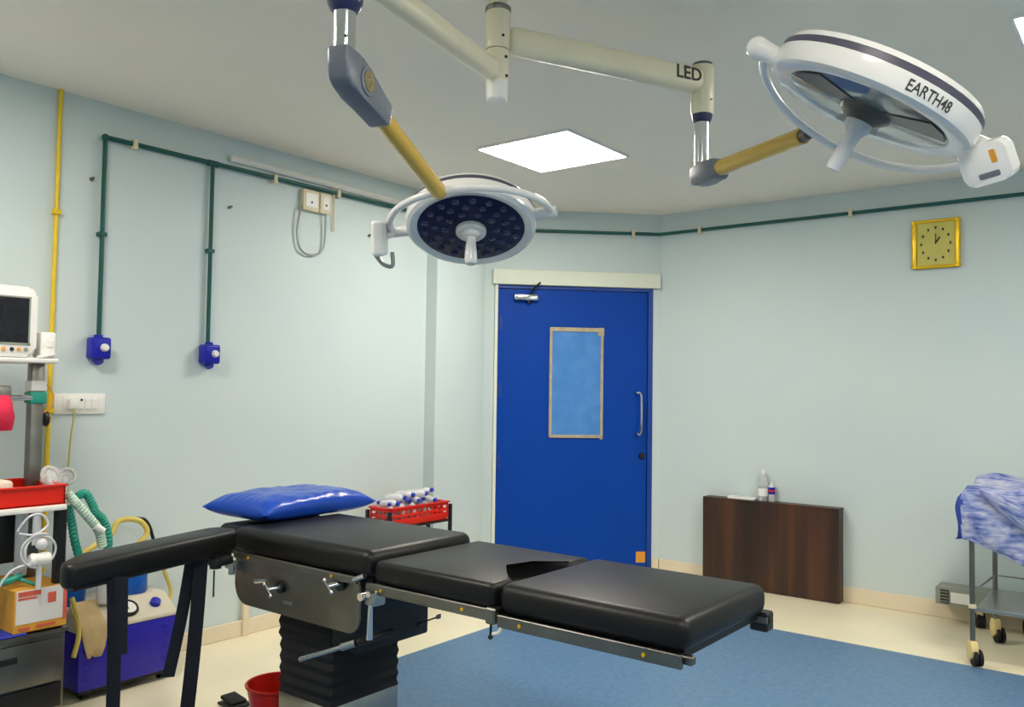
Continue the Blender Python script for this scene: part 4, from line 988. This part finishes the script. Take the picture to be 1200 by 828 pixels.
# clear tubing under the worktop
ct = thing('clear_tubing', (-3.36, 1.47, .6), 'coiled clear tubing with a white valve hanging under the worktop', 'tubing')
vp = onx(46, 655, -3.335)
pts = [onx(20, 622, -3.36), onx(35, 605, -3.34), onx(50, 603, -3.34), onx(56, 615, -3.335), onx(40, 626, -3.335), onx(22, 625, -3.34)]
part('upper_coil', tube(B(), pts, .0045, 8, 8), M_MILKY, ct)
pts = []
for k in range(26):
    an_ = k/25*2*PI*1.6+1.2; rr = .065-.0006*k; pts.append(vp+V(.004*math.sin(k), rr*math.cos(an_), .03+rr*math.sin(an_)))
part('lower_coil', tube(B(), pts, .0045, 8, 3), M_MILKY, ct)
part('valve_body', lathe(B(), vp+V(0, -.035, 0), (0, 1, 0), [(.001, 0), (.02, 0), (.026, .012), (.022, .03), (.026, .05), (.022, .07), (.001, .072)], 18), M_WHITE, ct, 'white valve')
part('valve_stem', cyl(B(), vp+V(0, 0, .01), vp+V(0, 0, -.11), .012, .009, 14), M_MILKY, ct); part('valve_ball', ball(B(), vp+V(0, .006, .055), .022, 14, 10), M_MILKY, ct)
part('side_line', tube(B(), [vp+V(0, -.03, -.01), vp+V(-.01, -.09, -.03), vp+V(-.02, -.13, -.09), vp+V(-.03, -.14, -.14)], .0045, 8, 8), M_MILKY, ct)
part('hanger', cyl(B(), V(vp.x-.03, vp.y, vp.z+.05), V(vp.x-.03, vp.y, .853), .016, .014, 14), M_MILKY, ct)

# carton on a blue sheet
single('blue_sheet', box2(B(), (-3.70, ay0+.04, .408), (ax_f+.004, 1.43, .416), .003, 1), M_BLUESHEET, (-3.52, 1.2, .408), 'folded blue sheet under the carton on the drawer cabinet', 'sheet')
ctn = thing('carton', (-3.45, 1.475, .416), 'orange and white cardboard carton with red print on the drawer cabinet', 'box')
part('box_body', box2(B(), (-3.56, 1.384, .416), (-3.352, 1.572, .572), .002, 1), M_CARD, ctn)
part('print_panel', box2(B(), (-3.3525, 1.389, .448), (-3.3505, 1.558, .571)), M_CARTONW, ctn, 'white printed front')
for y0_, y1_, z0_, z1_ in ((1.395, 1.475, .548, .566), (1.395, 1.46, .536, .544), (1.50, 1.53, .512, .55), (1.556, 1.57, .44, .56), (1.40, 1.44, .426, .436), (1.46, 1.53, .428, .438)):
    part('print_block', box2(B(), (-3.351, y0_, z0_), (-3.3495, y1_, z1_)), M_CARTONR, ctn)
part('flap', box(B(), (-3.60, 1.45, .56), (.08, .12, .004), .001, 1, Matrix.Rotation(.5, 3, 'Y')), M_CARD, ctn)
b = B(); tube(b, [(-3.42, 1.10, .60), (-3.40, 1.25, .605), (-3.40, 1.36, .603), (-3.42, 1.43, .612)], .013, 10, 6); cyl(b, (-3.42, 1.41, .61), (-3.39, 1.47, .578), .008, .006, 8)
single('teal_tube', b, M_TEAL, (-3.41, 1.3, .576), 'teal tube lying across the carton top', 'tube')

# green and white breathing hoses over the right end of the worktop
hs_ = thing('breathing_hose', (-3.45, 1.62, .6), 'teal green breathing hose looping off the worktop end', 'hose')
H_ = lambda px, py, x=-3.44: onx(px, py, x)
part('hose', tube(B(), [H_(80, 592), H_(84, 612), H_(88, 635), H_(95, 660)], .016, 12, 10, .09), M_TEAL, hs_)
part('hose_loop', tube(B(), [H_(90, 582), H_(100, 578), H_(108, 590), H_(112, 600), H_(122, 610), H_(127, 630), H_(126, 655)], .016, 12, 10, .09), M_TEAL, hs_)
wh = thing('corrugated_hose', (-3.42, 1.65, .6), 'pale mint corrugated hose beside the teal hose', 'hose')
part('hose', tube(B(), [H_(79, 578, -3.41), H_(90, 590, -3.40), H_(104, 606, -3.40), H_(116, 622, -3.41), H_(120, 640, -3.42)], .018, 12, 12, .07), M_MINT, wh)
part('connector', cyl(B(), H_(111, 616, -3.395), H_(121, 622, -3.395), .014, seg=12), M_WHITE, wh)

# ================================================================== SUCTION MACHINE
fx_, sy0, sy1 = -3.625, 1.755, 2.195
su = thing('suction_machine', (-3.78, 1.975, 0), 'ultramarine blue suction machine with a beige gauge panel beside the trolley', 'suction machine')
part('body', box2(B(), (-3.94, sy0, .045), (fx_, sy1, .285), .006, 2), M_ULTRA, su)
part('base_plate', box2(B(), (-3.93, sy0+.01, .03), (fx_-.01, sy1-.01, .046), .003, 1), M_BLACK, su)
for x in (-3.90, fx_-.05):
    for y in (sy0+.05, sy1-.04):
        part('wheel', cyl(B(), (x, y-.015, .026), (x, y+.015, .026), .026, seg=18), M_RUBBER, su)
pan = part('control_panel', prism(B(), [(-3.94, .285), (fx_+.004, .285), (fx_-.0, .302), (-3.74, .375), (-3.94, .375)], (0, (sy0+sy1)/2, 0), (1, 0, 0), (0, 0, 1), sy1-sy0+.01, .005, 2), M_BEIGE, su, 'sloping beige control panel')
pn = V(.073, 0, .115).normalized()
def onpan(y, t_): return V(fx_-.0-.115*t_, y, .302+.073*t_)
g = onpan(1.99, .5)
gg = part('gauge', lathe(B(), g-pn*.004, pn, [(.046, 0), (.048, .012), (.044, .02), (.038, .02), (.036, .014), (.001, .014)], 32), M_BLACK, su, 'round pressure gauge')
part('dial', cyl(B(), g+pn*.0085, g+pn*.0115, .037, seg=28), M_WHITE, gg); b = B(); obox(b, g+pn*.0125, V(0, 1, 0).cross(pn), V(0, 1, 0), pn, (.03, .003, .001)); part('needle', b, M_INK, gg)
g = onpan(2.12, .5); part('knob', lathe(B(), g, pn, [(.024, 0), (.022, .02), (.016, .024), (.001, .025)], 20), M_COBALT, pan, 'blue knob')
g = onpan(1.85, .35); part('switch', obox(B(), g, V(0, 1, 0).cross(pn), V(0, 1, 0), pn, (.02, .035, .016), .003, 1), M_RED, pan, 'red rocker switch')
for k in range(9):
    for yy in (sy1-.05, sy0+.035):
        part('louvre', box2(B(), (fx_-.002, yy-.018, .085+k*.02), (fx_+.003, yy+.018, .091+k*.02)), M_ULTRA, su)
for yy, lb in ((1.80, 'a'), (2.085, 'b')):
    jr_ = part('jar', lathe(B(), (-3.82, yy, .3755), (0, 0, 1), [(.001, 0), (.06, 0), (.065, .008), (.065, .11), (.06, .12)], 28), M_JAR, su, 'blue collection jar')
    part('jar_lid', lathe(B(), (-3.82, yy, .495), (0, 0, 1), [(.066, 0), (.068, .004), (.068, .02), (.05, .03), (.001, .032)], 28), M_WHITE, jr_)
    part('jar_spout', cyl(B(), (-3.80, yy+.02, .523), (-3.80, yy+.02, .56), .01, .008, 10), M_WHITE, jr_)
pts = [V(-3.80, 2.06, .57), onx(172, 625, -3.82), onx(165, 611, -3.83), onx(150, 608, -3.84), onx(137, 612, -3.84), onx(128, 628, -3.83), V(-3.80, 1.82, .58)]
part('hose', tube(B(), pts, .0125, 10, 8), M_TUBEY, su, 'pale yellow suction hose')
part('hose', tube(B(), [onx(190, 650, -3.84), onx(193, 670, -3.82), onx(200, 690, -3.8), onx(197, 712, -3.76)], .009, 10, 8), M_TUBEY, su, 'pale yellow suction hose')
part('hose', tube(B(), [onx(84, 700, -3.63), onx(90, 720, -3.61), onx(92, 745, -3.60), onx(86, 770, -3.60)], .010, 10, 8), M_TUBEY, su, 'pale yellow suction hose')
part('power_cable', tube(B(), [onx(160, 607, -3.88), onx(170, 609, -3.88), onx(177, 622, -3.88), onx(178, 645, -3.88), V(-3.9, 2.1, .40)], .008, 10, 8), M_BLACK, su, 'black cable loop')
# tan cloth over the panel's left end
b = B(); G = {}
cpts = [V(-3.72, 0, .40), onpan(0, .7)+pn*.008, onpan(0, .3)+pn*.008, V(fx_+.012, 0, .295), V(fx_+.014, 0, .26), V(fx_+.016, 0, .22), V(fx_+.016, 0, .185)]
for j, cp in enumerate(cpts):
    for i in range(9):
        wd_ = .115-.05*max(0, j-3)/3; yy = 1.815+(i/8-.5)*wd_+.008*noise.noise((j*.7, i*.4, 1)); G[i, j] = b.verts.new((cp.x+.006*abs(noise.noise((i*.8, j*.6, 2))), yy, cp.z+(.012*noise.noise((i*.5, 0, 4)) if j == len(cpts)-1 else 0)))
for j in range(len(cpts)-1):
    for i in range(8): b.faces.new((G[i, j], G[i+1, j], G[i+1, j+1], G[i, j+1]))
o = single('tan_cloth', b, M_TAN, (fx_, 1.815, .2), 'crumpled tan cloth hanging over the front of the suction machine', 'cloth', smooth=70)
md = o.modifiers.new('thick', 'SOLIDIFY'); md.thickness = .004; md.offset = 1
# orange carton and white bottle beside the jars
q = V(-3.70, 1.72, 0)
wbp = onx(112, 625, -3.70)
wbt = thing('drain_bottle', (-3.72, 1.905, .4), 'white plastic bottle with a green band behind the teal hose', 'bottle')
zc = .3765
part('body', lathe(B(), (-3.72, 1.905, zc), (0, 0, 1), [(.001, 0), (.032, 0), (.034, .006), (.034, .17), (.028, .2), (.014, .215), (.014, .235)], 22), M_MILKY, wbt)
part('cap', lathe(B(), (-3.72, 1.905, zc+.233), (0, 0, 1), [(.017, 0), (.017, .02), (.001, .022)], 16), M_WHITE, wbt)
part('band', lathe(B(), (-3.72, 1.905, zc), (0, 0, 1), [(.0345, .12), (.0348, .121), (.0348, .135), (.0345, .136)], 22), M_TEAL, wbt, 'green band')
